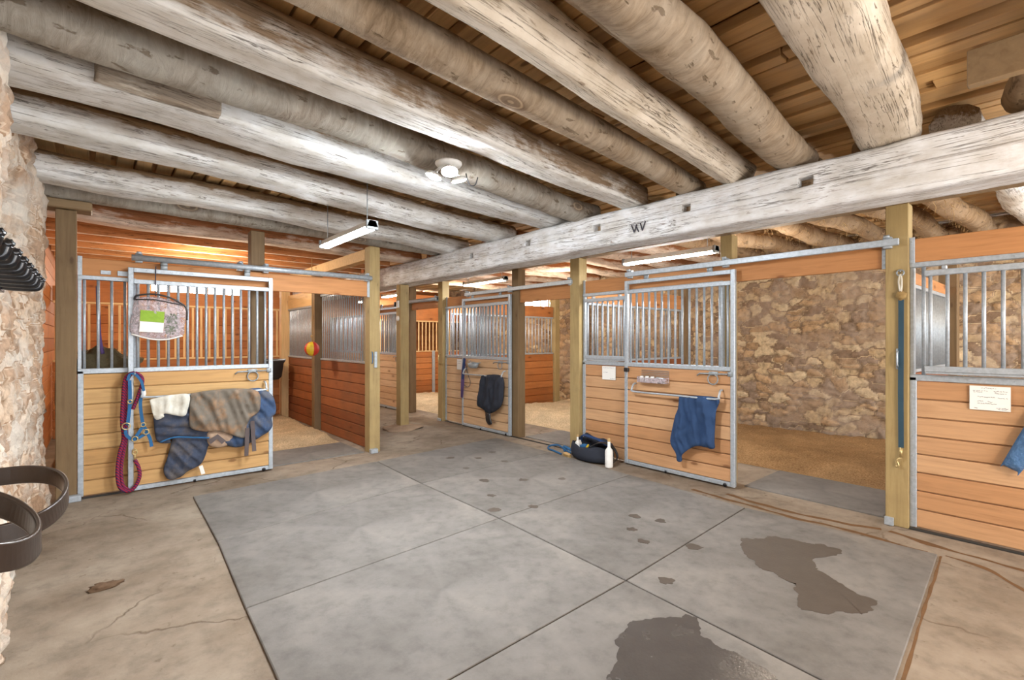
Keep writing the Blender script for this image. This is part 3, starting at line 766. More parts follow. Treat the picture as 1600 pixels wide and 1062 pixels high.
# inner bar by the post and black mat edge
single(MB().tube([(5.09, .82, 1.262), (5.09, .82, 2.128)], .014, 10), 'upright_bar', 'galv', 'single galvanised upright bar beside the tie post, left of the large grille', 'bar')
# stall with the black blanket
fixed_panel((5.07, 7.86, 0), RZ, 1.96, 'pale plank stall panel with bars left of the black blanket door', SG, 'palefir')
sliding_door((4.985, 7.2, 0), RZ, 1.33, 'pine sliding stall door with a black blanket hanging on it', 14, 'palefir')
header((5.09, 7.86), (5.09, 4.6), 'brown header board over the black blanket door', mat='header')
track((4.99, 7.1, 2.345), RZ, 2.55, 'square galvanised track above the black blanket door', False, .03, (.05, 1.2, 2.5))
# farther stall
track((4.96, 9.3, 2.33), RZ, 1.3, 'short round galvanised track right of the aisle post', True, .035, (.05, 1.27))
fixed_panel((5.07, 11.5, 0), RZ, 2.14, 'pale plank stall panel behind the far sliding door', SG, 'palefir')
sliding_door((4.985, 10.75, 0), RZ, 1.35, 'far pine sliding door seen left of the aisle post', 12, 'palefir')
header((5.09, 11.5), (5.09, 8.02), 'farthest header board, behind the aisle post', mat='header', z0=2.17)
fixed_panel((5.07, 13.85, 0), RZ, 2.2, 'farthest pale plank stall front at the aisle end', SG, 'palefir')

# ------------------------------------------------------------------ stall dividers
DG = 'barred plank stall dividers'
def divider(loc, rz, W, label, mat, barmat, pitch, z_mid=1.22, z_top=2.03, head=None, r=.0125, flat=False, hmat='header', bh=.152):
    o = empty('stall_divider', loc, label, 'divider', DG, rz)
    boards(o, 0, W, 0, .0, z_mid, mat, bh=bh)
    for zz, hh in ((z_mid, .03), (z_top, .035)): MB().box(0, W, -.01, .045, zz, zz+hh).build('rail', 'galv' if barmat.startswith('galv') else 'palex', o)
    n = min(100, round(W/pitch))
    for k in range(n): bar_obj(o, .04+(W-.08)*k/(n-1), .018, z_mid+.03, z_top, r, barmat, flat=flat)
    if head: MB().box(0, W, -.005, .04, z_top+.035, head).build('head_board', hmat, o)
    return o
divider((5.24, 7.92, 0), 0, 2.8, 'orange plank divider with bars seen through the stall behind the grooming bag', 'orange', 'galv', .1, head=2.3, hmat='orange')
post(8.05, 8.2, 7.86, 8.02, 2.7, 'post at the stone wall end of the orange divider')
post(8.45, 8.6, 7.3, 7.46, 2.86, 'brown post against the stone wall, right of the orange divider', 'darkpost')
divider((5.24, 4.49, 0), 0, 2.5, 'plank divider with bars seen through the towel door bars', 'redb', 'galvd', .15, head=2.3)
post(7.75, 7.9, 4.42, 4.58, 2.85, 'dark post behind the towel door bars at the divider end', 'darkpost')
divider((5.24, .955, 0), 0, 2.0, 'divider of close-set grey bars seen through the large grille', 'redb', 'galvd', .055, z_mid=1.25, z_top=2.0, head=2.14, r=.018)
post(7.25, 7.4, .88, 1.04, 2.7, 'dark post at the inner end of the close-barred divider', 'darkpost')
divider((5.24, 11.55, 0), 0, 3.3, 'orange plank divider with bars at the back of the farthest open stall', 'orange', 'pale', .11, head=2.75, hmat='orange', flat=True, r=.016)
single(MB().box(7.0, 7.08, 11.50, 11.53, .02, 1.25), 'steel_batten', 'galv', 'upright galvanised batten on the farthest orange divider', 'batten')
# divider on the right of the blanket stall, facing -x
divider((2.93, 8.44, 0), RZ, 1.97, 'red-brown plank divider with close steel bars, nearer half beside the shod post', 'redb', 'galv', .085, z_mid=1.2, z_top=2.28, r=.0105)
divider((2.93, 10.27, 0), RZ, 1.66, 'red-brown plank divider with pale head board, far half behind the ball', 'redb', 'galv', .085, z_mid=1.2, z_top=2.12, head=2.42, r=.0105, hmat='palex')
divider((-.5, 10.34, 0), 0, 3.28, 'orange back divider of upright pale slats seen through the blanket door bars', 'orange', 'pale', .125, z_mid=1.2, z_top=2.12, head=2.38, r=.018, flat=True, hmat='orange')
sl = MB(); sl.box(2.88, 2.905, 9.7, 9.98, 2.03, 2.09); sl.box(2.88, 2.905, 9.7, 9.98, 1.24, 1.28)
# ------------------------------------------------------------------ bedding, mats, puddles
def bedding(x0, x1, y0, y1, label, mat, seed, hgt=.10, front='x', edge=.9):
    nx, ny = int((x1-x0)/.05), int((y1-y0)/.05); vs = []; fs = []
    for i in range(nx+1):
        for j in range(ny+1):
            X, Y = x0+(x1-x0)*i/nx, y0+(y1-y0)*j/ny
            t = (X-x0) if front == 'x' else (Y-y0)
            r = max(0, min(1, (t-.05-.18*noise.noise(Vector((X*1.3, Y*1.3, seed))))/edge)); r = r*r*(3-2*r)
            e = min(1, (X-x0)/.03, (x1-X)/.03, (Y-y0)/.03, (y1-Y)/.03)
            z = e*r*(hgt+.05*noise.noise(Vector((X*1.1, Y*1.1, seed+3)))+.02*noise.fractal(Vector((X*5, Y*5, seed)), 1, 2, 4)+.008*noise.noise(Vector((X*23, Y*23, seed))))
            vs.append((X, Y, max(0.0, z)+.004))
    k = (ny+1)
    for i in range(nx):
        for j in range(ny): fs.append((i*k+j, (i+1)*k+j, (i+1)*k+j+1, i*k+j+1))
    b = MB(); b.add(vs, fs); b.smooth = True
    single(b, 'bedding', mat, label, 'bedding', None, 'stuff')
bedding(-.38, 2.8, 7.22, 10.3, 'pale wood shavings on the floor of the blanket stall', 'bed', 1, .08, 'y', .5)
bedding(6.12, 8.65, 1.08, 4.45, 'orange-brown shavings in the open stall before the stone wall', 'bedo', 2, .09, 'x', .5)
bedding(6.02, 8.65, 4.66, 7.9, 'pale shavings in the stall behind the grooming bag', 'bed', 3, .13, 'x', .4)
bedding(5.4, 8.65, 8.1, 11.5, 'pale shavings in the far stall right of the aisle post', 'bed', 4, .10, 'x', .4)
bedding(5.3, 8.65, -1.5, .9, 'shavings behind the paper sign stall front', 'bedo', 5, .08, 'x', .4)

GAP = .008
def floor_mat(q, label, cat='mat', group='rubber floor mats', t=.016):
    c = Vector((sum(p[0] for p in q)/4, sum(p[1] for p in q)/4)); pts = []
    for p in q:
        v = Vector(p)-c; pts.append(tuple(c+v*(1-GAP/ v.length)))
    # subdivided outline, corners eased
    b = MB(); n = len(pts); ins = [tuple(c+(Vector(p)-c)*(1-.006/(Vector(p)-c).length)) for p in pts]
    vs = [(*p, 0.0005) for p in pts]+[(*p, t-.004) for p in pts]+[(*p, t) for p in ins]
    b.add(vs, [(3, 2, 1, 0), (8, 9, 10, 11)]+[(i, (i+1) % 4, 4+(i+1) % 4, 4+i) for i in range(4)]+[(4+i, 4+(i+1) % 4, 8+(i+1) % 4, 8+i) for i in range(4)])
    return single(b, 'rubber_mat', 'mat', label, cat, group)
A = [(.72, 5.63), (.70, 4.26), (.645, 3.085), (.60, 1.83), (.55, .36)]          # outer left edge
B = [(2.69, 5.75), (2.64, 4.56), (2.627, 3.234), (2.559, 1.874), (2.46, .52)]   # middle seam
Cc = [(4.75, 5.92), (4.70, 4.68), (4.60, 3.31), (4.502, 1.98), (4.56, .655)]   # outer right edge
names = ['farthest, before the blanket door', 'second from the blanket door', 'third from the blanket door', 'nearest the camera']
for k in range(4): floor_mat([A[k+1], B[k+1], B[k], A[k]], f'grey rubber mat beside the stone wall, {names[k]}')
names = ['farthest, before the black blanket stall', 'with hoof marks beside the grooming bag', 'before the towel door', 'with the dark damp stain before the open stall']
for k in range(4): floor_mat([B[k+1], Cc[k+1], Cc[k], B[k]], f'grey rubber mat along the right stalls, {names[k]}')
floor_mat([(.5, -1.2), (2.4, -1.0), (2.455, .505), (.545, .345)], 'grey rubber mat at the bottom centre edge of the photo')
for q, l in (((5.18, 1.10), 'grey mat lying in the open stall doorway before the stone wall'), ((5.18, 4.66), 'grey mat lying in the doorway behind the grooming bag')):
    x, y = q; w_ = .92 if y < 2 else .82; floor_mat([(x, y), (x+w_, y), (x+w_, y+(1.2 if y < 2 else 1.06)), (x, y+(1.2 if y < 2 else 1.06))], l, t=.014)
floor_mat([(1.62, 6.36), (2.8, 6.36), (2.8, 7.2), (1.62, 7.2)], 'grey mat in the doorway of the blanket stall', t=.014)
def stain(name, pts, mat, label, z=.0165):
    P = [Vector((*p, 0)) for p in pts]; out = curve_pts(P+[P[0]], 14 if len(pts) > 9 else 6)[:-1]; b = MB()
    out = [(p.x+.045*noise.fractal(p*7, .8, 2.1, 5), p.y+.045*noise.fractal(p*7+Vector((5, 0, 0)), .8, 2.1, 5)) for p in out] if len(pts) > 9 else [(p.x+.02*noise.noise(p*30), p.y+.02*noise.noise(p*30+Vector((5, 0, 0)))) for p in out]
    b.poly(out, z, z+.0012); return single(b, name, mat, label, 'stain')
stain('damp_stain', [(3.785, 1.665), (3.903, 1.596), (4.035, 1.53), (4.037, 1.372), (4.119, 1.227), (4.047, 1.105), (3.757, 1.197), (3.617, 1.077), (3.506, 0.907), (3.45, 0.767), (3.29, 0.79), (3.138, 0.903), (3.03, 1.013), (3.077, 1.086), (3.269, 1.111), (3.334, 1.264), (3.407, 1.435), (3.506, 1.542)], 'damp', 'dark brown damp stain shaped like a boot on the mat')
stain('wet_puddle', [(1.80, 1.38), (2.105, 1.554), (2.242, 1.55), (2.401, 1.454), (2.482, 1.424), (2.479, 1.347), (2.372, 1.254), (2.347, 1.078), (2.346, 0.988), (2.337, 0.9), (2.28, 0.70), (1.6, .75), (1.55, 1.2)], 'wet', 'shiny wet puddle at the bottom centre of the mats')
rr = random.Random(5)
for k, (x, y) in enumerate([(3.5, 5.3), (3.75, 5.05), (3.35, 4.75), (3.9, 4.7), (3.2, 4.2), (3.55, 3.95), (2.95, 3.75), (2.72, 3.42), (3.05, 3.25), (3.55, 2.5), (3.62, 2.3), (3.28, 2.35), (3.15, 2.15), (3.35, 1.85), (2.75, 1.7), (3.9, 3.7), (4.1, 5.2)]):
    r0 = rr.uniform(.035, .055); a0 = rr.uniform(0, 6)
    pts = [(x+r0*(1+.25*rr.uniform(-1, 1))*math.cos(a), y+r0*1.1*(1+.25*rr.uniform(-1, 1))*math.sin(a)) for a in np.linspace(0, 2*PI, 9)[:-1]]
    o = stain('hoof_print', pts, 'damp', 'small dark hoof print, one of the trail across the mats'); o['group'] = 'damp hoof prints on the mats'
b = MB(); b.blob((.05, 3.95, .006), .085, .05, .022, 8, .25, 3)
single(b, 'dirt_clod', 'manure', 'small brown dirt clod on the bare concrete beside the stone wall', 'clod')
def dirt_line(pts, w, label, z=.0012, seed=0, wig=.03):
    P = curve_pts([(x, y, 0) for x, y in pts], 16); L = []; Rr = []
    for i, p in enumerate(P):
        d_ = (P[min(i+1, len(P)-1)]-P[max(i-1, 0)]).normalized(); nn = Vector((-d_.y, d_.x, 0))
        a = w*(.5+.6*noise.noise(p*6+Vector((seed, 0, 0)))); c_ = w*(.5+.6*noise.noise(p*6+Vector((seed, 9, 0))))
        q = p+nn*wig*noise.noise(p*2.5+Vector((seed, 3, 0))); L.append(q+nn*max(.003, a)); Rr.append(q-nn*max(.003, c_))
    b = MB(); n = len(P); b.add([(q.x, q.y, z) for q in L]+[(q.x, q.y, z) for q in Rr], [(i, i+1, n+i+1, n+i) for i in range(n-1)])
    return single(b, 'dirt_streak', 'dirt', label, 'dirt', None, 'stuff')
M['dirt'] = m_plain('brown_dirt', (.15, .08, .035), .95, var=.4, nscale=14, bump=.6)
dirt_line([(4.575, .64), (4.0, .602), (3.3, .555), (2.77, .52), (2.46, .498)], .014, 'rust-brown line of dirt along the near right edge of the mats', seed=1, wig=.006)
dirt_line([(4.58, .72), (4.62, 1.3), (4.60, 1.9), (4.68, 2.6)], .045, 'brown dirt along the mat edge before the open stall', seed=2)
dirt_line([(4.62, .62), (4.55, .40), (4.30, .22), (4.25, .0), (3.9, -.2)], .03, 'brown crack line wandering over the bare concrete at lower right', seed=3)
dirt_line([(4.85, 1.0), (4.75, .6), (4.70, .2), (4.6, -.2)], .05, 'brown stain line on bare concrete along the paper sign stall', seed=4)
dirt_line([(4.8, 2.3), (4.72, 1.8), (4.78, 1.3), (4.86, 1.05)], .05, 'brown stain trail on concrete before the open stall doorway', seed=5)
# raised threshold strips under the fronts
single(MB().box(5.03, 5.06, -2.4, .90, .0, .018), 'threshold_strip', 'rubber', 'black strip along the foot of the paper sign stall front', 'strip')
single(MB().box(-.12, 1.6, 6.27, 6.295, .0, .018), 'threshold_strip', 'rubber', 'black strip along the foot of the blanket door', 'strip')
single(MB().box(5.03, 5.055, 4.62, 7.84, .0, .014), 'threshold_strip', 'rubber', 'black strip along the floor under the black blanket door', 'strip')

# ------------------------------------------------------------------ hanging cloth
def inside(p, poly):
    x, y = p; c = False; n = len(poly)
    for i in range(n):
        (x1, y1), (x2, y2) = poly[i], poly[i-1]
        if (y1 > y) != (y2 > y) and x < (x2-x1)*(y-y1)/(y2-y1)+x1: c = not c
    return c
def drape(outline, put, depth, thick, bulge=.03, fold=.012, fdir=(1, .15), ffreq=30, seed=0, res=.018, smooth=True, wav=.35):
    """closed cloth body filling an outline (u,z); put(u, depth, z) -> world"""
    ol = [Vector((u, z, 0)) for u, z in outline]
    pts = []
    if smooth: cp = [(p.x, p.y) for p in curve_pts(ol+[ol[0]], 5)[:-1]]
    else: cp = [(p.x, p.y) for p in ol]
    poly = []
    for i in range(len(cp)):
        a, c = Vector(cp[i]), Vector(cp[(i+1) % len(cp)]); n = max(1, int((c-a).length/res))
        poly += [tuple(a+(c-a)*k/n) for k in range(n)]
    us = [p[0] for p in poly]; zs = [p[1] for p in poly]; inn = []
    parr = np.array(poly)
    u = min(us)
    while u < max(us):
        z = min(zs)
        while z < max(zs):
            q = (u+random.uniform(-.2, .2)*res, z+random.uniform(-.2, .2)*res)
            if inside(q, poly) and np.hypot(parr[:, 0]-q[0], parr[:, 1]-q[1]).min() > res*.6: inn.append(q)
            z += res
        u += res
    allp = [Vector(p) for p in poly+inn]; n = len(poly)
    v2, e2, f2, *_ = delaunay_2d_cdt(allp, [], [list(range(n))], 1, 1e-5)
    nv = len(v2); front = []; back = []
    for p in v2:
        d = np.hypot(parr[:, 0]-p.x, parr[:, 1]-p.y).min(); s = 1-math.exp(-d/.03)
        ph = (p.x*fdir[0]+p.y*fdir[1])*ffreq+seed+1.8*noise.noise(Vector((p.x*4, p.y*4, seed)))
        fl = fold*(math.sin(ph)*.6+wav*math.sin(ph*2.3+1.1))+fold*1.3*noise.fractal(Vector((p.x*9, p.y*5, seed)), 1, 2, 3)
        dd = depth+thick+s*bulge+(.25+.75*s)*fl
        front.append(put(p.x, max(dd, depth+.004), p.y)); back.append(put(p.x, depth, p.y))
    b = MB(); b.v = front+back; b.f = [tuple(f) for f in f2]+[tuple(i+nv for i in f[::-1]) for f in f2]
    ec = {}
    for f in f2:
        for i in range(len(f)):
            k = (f[i], f[(i+1) % len(f)])
            if (k[1], k[0]) in ec: del ec[(k[1], k[0])]
            else: ec[k] = 1
    for a, c in ec: b.f.append((a, c, c+nv, a+nv))
    b.smooth = True
    return b
PL = lambda u, d, z: (u, 6.198-d, z)            # on the blanket door
PR = lambda u, d, z: (4.983-d, u, z)            # on the doors of the right row

# blanket bars (bolted to the doors)
def bar_on(put, u0, u1, z, label, drop=.09):
    b = MB(); b.tube(curve_pts([put(u0, .006, z+drop), put(u0, .05, z+drop-.005), put(u0, .085, z+.03), put(u0+(u1-u0)*.04, .09, z), put(u0+(u1-u0)*.5, .09, z), put(u1-(u1-u0)*.04, .09, z), put(u1, .085, z+.03), put(u1, .05, z+drop-.005), put(u1, .006, z+drop)], 5), .011, 10)
    return single(b, 'blanket_bar', 'galv', label, 'bar', 'blanket bars bolted to stall doors')
bar_on(PL, .36, 1.50, .965, 'bent steel bar behind the pile of horse blankets')
bar_on(PR, 3.50, 2.43, .925, 'bent steel towel bar carrying the blue towel')
bar_on(PR, 7.02, 5.97, .95, 'bent steel bar carrying the black blanket')
# navy turnout blanket: several folded areas of one blanket
bl = empty('horse_blanket', (.95, 6.1, .5), 'muddy navy quilted horse blanket hanging folded over the door bar', 'blanket')
drape([(0.452, 0.738), (.46, .86), (.52, .955), (1.0, .975), (1.25, .97), (1.2, .7), (0.948, 0.549), (0.924, 0.48), (0.615, 0.524), (0.592, 0.475), (0.491, 0.495), (0.463, 0.587)], PL, .05, .02, .035, .020, (.12, 1), 60, 1).build('body', 'blue', bl, True)
drape([(0.615, 0.541), (0.924, 0.511), (0.917, 0.344), (0.862, 0.209), (0.754, 0.156), (0.672, 0.1), (0.58, 0.096), (0.535, 0.194), (0.569, 0.326)], PL, .045, .015, .03, .02, (1, .75), 55, 2).build('flap', 'blue', bl, True)
drape([(1.30, .985), (1.38, 0.989), (1.464, 0.979), (1.578, 0.878), (1.61, 0.694), (1.563, 0.638), (1.56, 0.512), (1.408, 0.409), (1.245, 0.341), (1.113, 0.374), (1.075, 0.453), (1.231, 0.522), (1.3, 0.749)], PL, .05, .025, .04, .022, (1, .7), 40, 3).build('shoulder', 'bluer', bl, True)
drape([(0.905, 0.543), (0.998, 0.582), (1.062, 0.567), (1.165, 0.466), (1.126, 0.387), (1.024, 0.365), (0.93, 0.414)], PL, .06, .02, .03, .01, (1, .5), 40, 4).build('lining', 'lining', bl, True)
for pts in ([(1.29, .56), (1.285, .40), (1.28, .25)], [(1.34, .63), (1.35, .45), (1.36, .29)]):
    MB().ribbon([PL(u, .155, z) for u, z in pts], .042, .006, (1, 0, 0)).build('strap', 'strap', bl, True)
sd = MB(); sd.ribbon([PL(u, .155, z) for u, z in [(.925, .45), (1.0, .50), (1.06, .43)]], .05, .006, (.3, 0, 1)); sd.build('lining_strap', 'strap', bl, True)
MB().ribbon([PL(.855, .10, .20), PL(.868, .095, .15), PL(.88, .09, .105)], .036, .002, (1, 0, .1)).build('care_tag', 'paper', bl, True)
edge = MB(); edge.tube(curve_pts([PL(.50, .115, .50), PL(.62, .118, .535), PL(.78, .12, .515), PL(.93, .12, .49)], 5), .008, 6); edge.build('binding', 'bluew', bl, True)
sh = drape([(0.76, 0.98), (0.924, 1.0), (1.205, 1.005), (1.408, 0.95), (1.415, 0.745), (1.325, 0.662), (1.285, 0.576), (1.292, 0.47), (1.231, 0.455), (1.126, 0.505), (1.011, 0.556), (0.911, 0.561), (0.766, 0.614), (0.748, 0.75)], PL, .132, .012, .022, .034, (1, .42), 30, 5)
single(sh, 'stable_sheet', 'sheet', 'dusty grey-brown sheet with rust stains draped over the navy blanket', 'blanket')
tw = drape([(0.414, 0.942), (0.458, 0.745), (0.53, 0.758), (0.541, 0.791), (0.695, 0.748), (0.736, 0.821), (0.748, 0.968), (0.615, 0.978), (0.524, 0.967)], PL, .128, .010, .012, .022, (1, 0), 38, 6)
single(tw, 'hand_towel', 'whitecloth', 'small off-white towel hanging left of the grey-brown sheet', 'towel')
# blue towel on the towel door, black blanket on the next
tw = drape([(2.873, 0.926), (2.449, 0.940), (2.464, 0.781), (2.478, 0.501), (2.475, 0.418), (2.514, 0.4), (2.58, 0.407), (2.7, 0.394), (2.841, 0.283), (2.849, 0.208), (2.905, 0.198), (2.921, 0.284), (2.987, 0.407), (2.938, 0.667), (2.889, 0.791)], PR, .075, .012, .018, .032, (1, -.15), 36, 8)
single(tw, 'cooler_towel', 'towel', 'navy blue towel hanging from the steel bar of the pine door', 'towel')
bk = drape([(6.487, 0.953), (5.974, 0.965), (5.936, 0.661), (6.001, 0.483), (6.167, 0.378), (6.293, 0.338), (6.386, 0.348), (6.409, 0.378), (6.608, 0.457), (6.547, 0.754)], PR, .07, .02, .04, .024, (1, .3), 26, 9)
be = empty('folded_blanket', (4.9, 6.25, .35), 'black folded blanket hanging on the farther pine door', 'blanket')
bk.build('body', 'blk', be, True)
drape([(6.39, .37), (6.28, .345), (6.255, .25), (6.225, .18), (6.305, .15), (6.38, .22)], PR, .072, .015, .015, .006, (1, 1), 50, 10).build('tail_strap', 'black', be, True)

# rope and halter on the blanket door
lr = MB()
lead = [(0.302, 1.214), (0.255, 1.195), (0.224, 1.131), (0.208, 0.895), (0.203, 0.725), (0.215, 0.566), (0.182, 0.413), (0.167, 0.245), (0.182, 0.098), (0.234, 0.04), (0.296, 0.062), (0.339, 0.161), (0.333, 0.256), (0.302, 0.341)]
lr.tube(curve_pts([PL(u, .045 if u > .24 else .04, z) for u, z in lead], 7), .017, 10)
lr.tube(curve_pts([PL(u, .05, z) for u, z in [(0.302, 1.214), (0.349, 1.178), (0.362, 1.117), (0.333, 0.991), (0.286, 0.849)]], 7), .016, 10)
lr.tube(curve_pts([PL(u, .03, z) for u, z in [(0.28, 1.21), (0.24, 1.12), (.228, .9), (.228, .73), (.235, .57), (.21, .4), (.195, .25), (.21, .1), (.25, .05)]], 7), .015, 10)
rp = empty('lead_rope', (.25, 6.15, .04), 'red and purple lead rope looped on the blanket door stile', 'rope')
lr.build('rope', 'rope', rp, True)
sn = MB(); sn.tube([PL(.302, .045, .34), PL(.300, .05, .40)], .011, 8); sn.tube([PL(.3+.018*math.cos(a), .05, .425+.024*math.sin(a)) for a in np.linspace(0, 2*PI, 14)[:-1]], .006, 6, True); sn.build('snap', 'brass', rp, True)
hk = MB(); hk.tube(curve_pts([PL(.29, .004, 1.215), PL(.30, .03, 1.205), PL(.30, .075, 1.19), PL(.30, .085, 1.215)], 4), .008, 8); hk.build('hook', 'galvd', rp, True)
hl = empty('halter', (.33, 6.14, .5), 'blue webbing halter with brass rings beside the red rope', 'halter')
hs = MB()
for pts in ([(0.26, 1.14), (0.262, 0.917), (0.244, 0.70)], [(0.229, 0.67), (0.236, 0.60), (0.296, 0.55), (0.392, 0.60)], [(.37, 1.03), (0.344, 0.91), (0.365, 0.70), (.40, .62)], [(.39, .62), (.42, .55), (0.436, 0.46)], [(.30, .56), (.34, .63), (.37, .68)]):
    hs.ribbon([p for p in curve_pts([PL(u, .075, z) for u, z in pts], 5)], .028, .006, (1, 0, 0.2))
hs.build('webbing', 'bluew', hl, True)
hr = MB()
for (u, z, r) in [(.232, .69, .032), (.39, .615, .024), (.30, .555, .024), (.366, .69, .02), (.262, .93, .018), (.30, .42, .02)]:
    hr.tube([PL(u+r*math.cos(a), .083, z+r*math.sin(a)) for a in np.linspace(0, 2*PI, 18)[:-1]], .0055, 6, True)
hr.build('ring', 'brass', hl, True)
hc = MB(); hc.ribbon(curve_pts([PL(.36, .01, 1.06), PL(.372, .06, 1.05), PL(.38, .08, 1.0), PL(.37, .075, .97)], 4), .02, .008, (1, 0, 0)); hc.build('crown_clip', 'white', hl, True)
MB().ribbon(curve_pts([PL(.245, .075, 1.14), PL(.262, .08, 1.20), PL(.30, .085, 1.20), PL(.35, .082, 1.13), PL(.372, .076, 1.03)], 5), .024, .005, (1, 0, .3)).build('crown_strap', 'bluew', hl, True)

# clear vinyl bag clipped on the bars of the blanket door
bg = empty('clear_bag', (.5, 6.15, 1.55), 'clear vinyl bag with a meadow photo clipped on the blanket door bars', 'bag')
ol = [(0.298, 1.965), (0.45, 1.985), (0.572, 1.965), (0.666, 1.935), (0.735, 1.895), (0.75, 1.815), (0.72, 1.698), (0.704, 1.585), (0.56, 1.546), (0.415, 1.556), (0.275, 1.606), (0.266, 1.718), (0.282, 1.82)]
drape(ol, PL, .004, .03, .02, .008, (1, .4), 30, 11).build('vinyl_body', 'clear', bg, True)
pc = MB(); pc.add([PL(*p) for p in ((.347, .062, 1.841), (.544, .062, 1.83), (.538, .062, 1.717), (.341, .062, 1.731), (.347, .058, 1.841), (.544, .058, 1.83), (.538, .058, 1.717), (.341, .058, 1.731))], [(0, 1, 2, 3), (7, 6, 5, 4), (0, 4, 5, 1), (1, 5, 6, 2), (2, 6, 7, 3), (3, 7, 4, 0)])
ph = pc.build('photo_card', 'green', bg, True)
MB().blob(PL(.45, .064, 1.812), .09, .002, .018, 2, .3, 3).build('tree_band', 'dgreen', ph, True)
MB().blob(PL(.45, .067, 1.79), .035, .002, .014, 4, .3, 3).build('pale_horse', 'white', ph, True)
hn = MB(); hn.blob(PL(.425, .066, 1.755), .01, .002, .007, 6); hn.blob(PL(.475, .066, 1.752), .011, .002, .007, 7); hn.build('dark_animals', 'ink', ph, True)
nc = MB(); nc.add([PL(*p) for p in ((.341, .062, 1.729), (.538, .062, 1.715), (.532, .062, 1.615), (.335, .062, 1.624), (.341, .058, 1.729), (.538, .058, 1.715), (.532, .058, 1.615), (.335, .058, 1.624))], [(0, 1, 2, 3), (7, 6, 5, 4), (0, 4, 5, 1), (1, 5, 6, 2), (2, 6, 7, 3), (3, 7, 4, 0)])
nt = nc.build('note_card', 'paper', bg, True)
ln = MB()
for k in range(4): ln.box(.36, .36+[.14, .10, .15, .08][k], 6.1335, 6.1345, 1.70-.02*k, 1.7025-.02*k)
ln.build('faint_writing', 'strap', nt, True)
MB().tube(curve_pts([PL(.30, .04, 1.945), PL(.32, .06, 1.985), PL(.45, .065, 2.005), PL(.57, .06, 1.985), PL(.68, .05, 1.93), PL(.735, .04, 1.87), PL(.74, .04, 1.75)], 5), .009, 8).build('zip_edge', 'black', bg, True)
MB().tube(curve_pts([PL(.31, .045, 1.945), PL(.45, .06, 1.95), PL(.58, .055, 1.93), PL(.70, .045, 1.905)], 5), .006, 8).build('handle', 'black', bg, True)
MB().tube(curve_pts([PL(.275, .035, 1.60), PL(.42, .05, 1.552), PL(.56, .05, 1.545), PL(.70, .04, 1.585)], 5), .008, 8).build('bottom_piping', 'white', bg, True)
MB().tube(curve_pts([PL(.47, .03, 1.99), PL(.47, .02, 2.10), PL(.475, .0, 2.3)], 5), .005, 6).build('hanging_cord', 'ink', bg, True)
dk = drape([(.56, 1.81), (.65, 1.80), (.64, 1.61), (.55, 1.615)], PL, .006, .02, .01, .004, (1, .3), 40, 12).build('dark_booklet', 'dgreen', bg, True)

# pouch and notes on the towel door and panels
tr = empty('cup_tray', (4.95, 3.24, 1.04), 'clear tray of white jars wired to the top of the towel door planks', 'tray')
b = MB(); b.box(4.90, 4.977, 3.05, 3.43, 1.04, 1.046); b.box(4.898, 4.902, 3.05, 3.43, 1.04, 1.10); b.box(4.9, 4.977, 3.05, 3.054, 1.04, 1.11); b.box(4.9, 4.977, 3.426, 3.43, 1.04, 1.11); b.build('shelf', 'clear', tr, True)
wm = MB()
for z in (1.10, 1.12, 1.14, 1.16, 1.18): wm.tube([(4.976, 3.05, z), (4.976, 3.42, z)], .003, 6)
wm.build('wire', 'galvd', tr, True)
for k, y in enumerate((3.39, 3.315, 3.245)):
    single(MB().lathe([(.024, 0), (.028, .01), (.028, .05), (.022, .056), (.022, .066)], 14, (4.94, y, 1.047)), 'jar', 'white', 'small white jar in the clear tray on the towel door', 'jar', 'jars in the tray')
single(MB().tube([(4.94, 3.19, 1.08), (4.94, 3.09, 1.07)], .032, 12), 'tin', 'galv', 'silver tin lying in the clear tray on the towel door', 'tin')
single(MB().box(4.955, 4.982, 3.60, 3.665, 1.15, 1.20), 'latch_block', 'black', 'small black latch block on the stile of the towel door', 'latch')
def sign(u0, u1, z0, z1, x, label, rows, extra=None):
    s = empty('paper_sign', (x, (u0+u1)/2, z0), label, 'sign', 'paper notes on the stall planks')
    MB().box(x-.004, x, u0, u1, z0, z1, .001).build('sheet', 'paper', s, True)
    w = MB(); r = random.Random(int(u0*100)); W = u1-u0; H = z1-z0
    for (fu, fz, L) in rows:
        u = u1-fu*W
        end = u-L*W
        while u > end:
            l = r.uniform(.006, .014); w.tube([(x-.0055, u, z1-fz*H+r.uniform(-.002, .002)), (x-.0055, u-l*.5, z1-fz*H+r.uniform(-.004, .004)), (x-.0055, u-l, z1-fz*H+r.uniform(-.002, .002))], .0013, 4); u -= l+r.choice([.002, .006])
    w.build('handwriting', 'ink', s, True)
    return s
sign(3.86, 4.075, 1.025, 1.20, 5.055, 'small white paper note on the plank panel above the grooming bag', [(.08, .12, .8), (.08, .45, .35), (.6, .9, .3)])
sign(.325, .545, 1.015, 1.195, 5.055, 'white handwritten paper sign on the orange plank stall front', [(.3, .08, .35), (.09, .2, .35), (.1, .26, .2), (.6, .2, .3), (.62, .28, .28), (.2, .45, .4), (.7, .47, .2), (.2, .62, .15), (.45, .64, .12), (.2, .72, .45), (.12, .92, .06), (.66, .88, .25), (.7, .94, .18)])
s3 = sign(7.26, 7.45, 1.0, 1.19, 5.055, 'pale paper note beside the black blanket door', [(.1, .2, .6), (.1, .4, .5)])
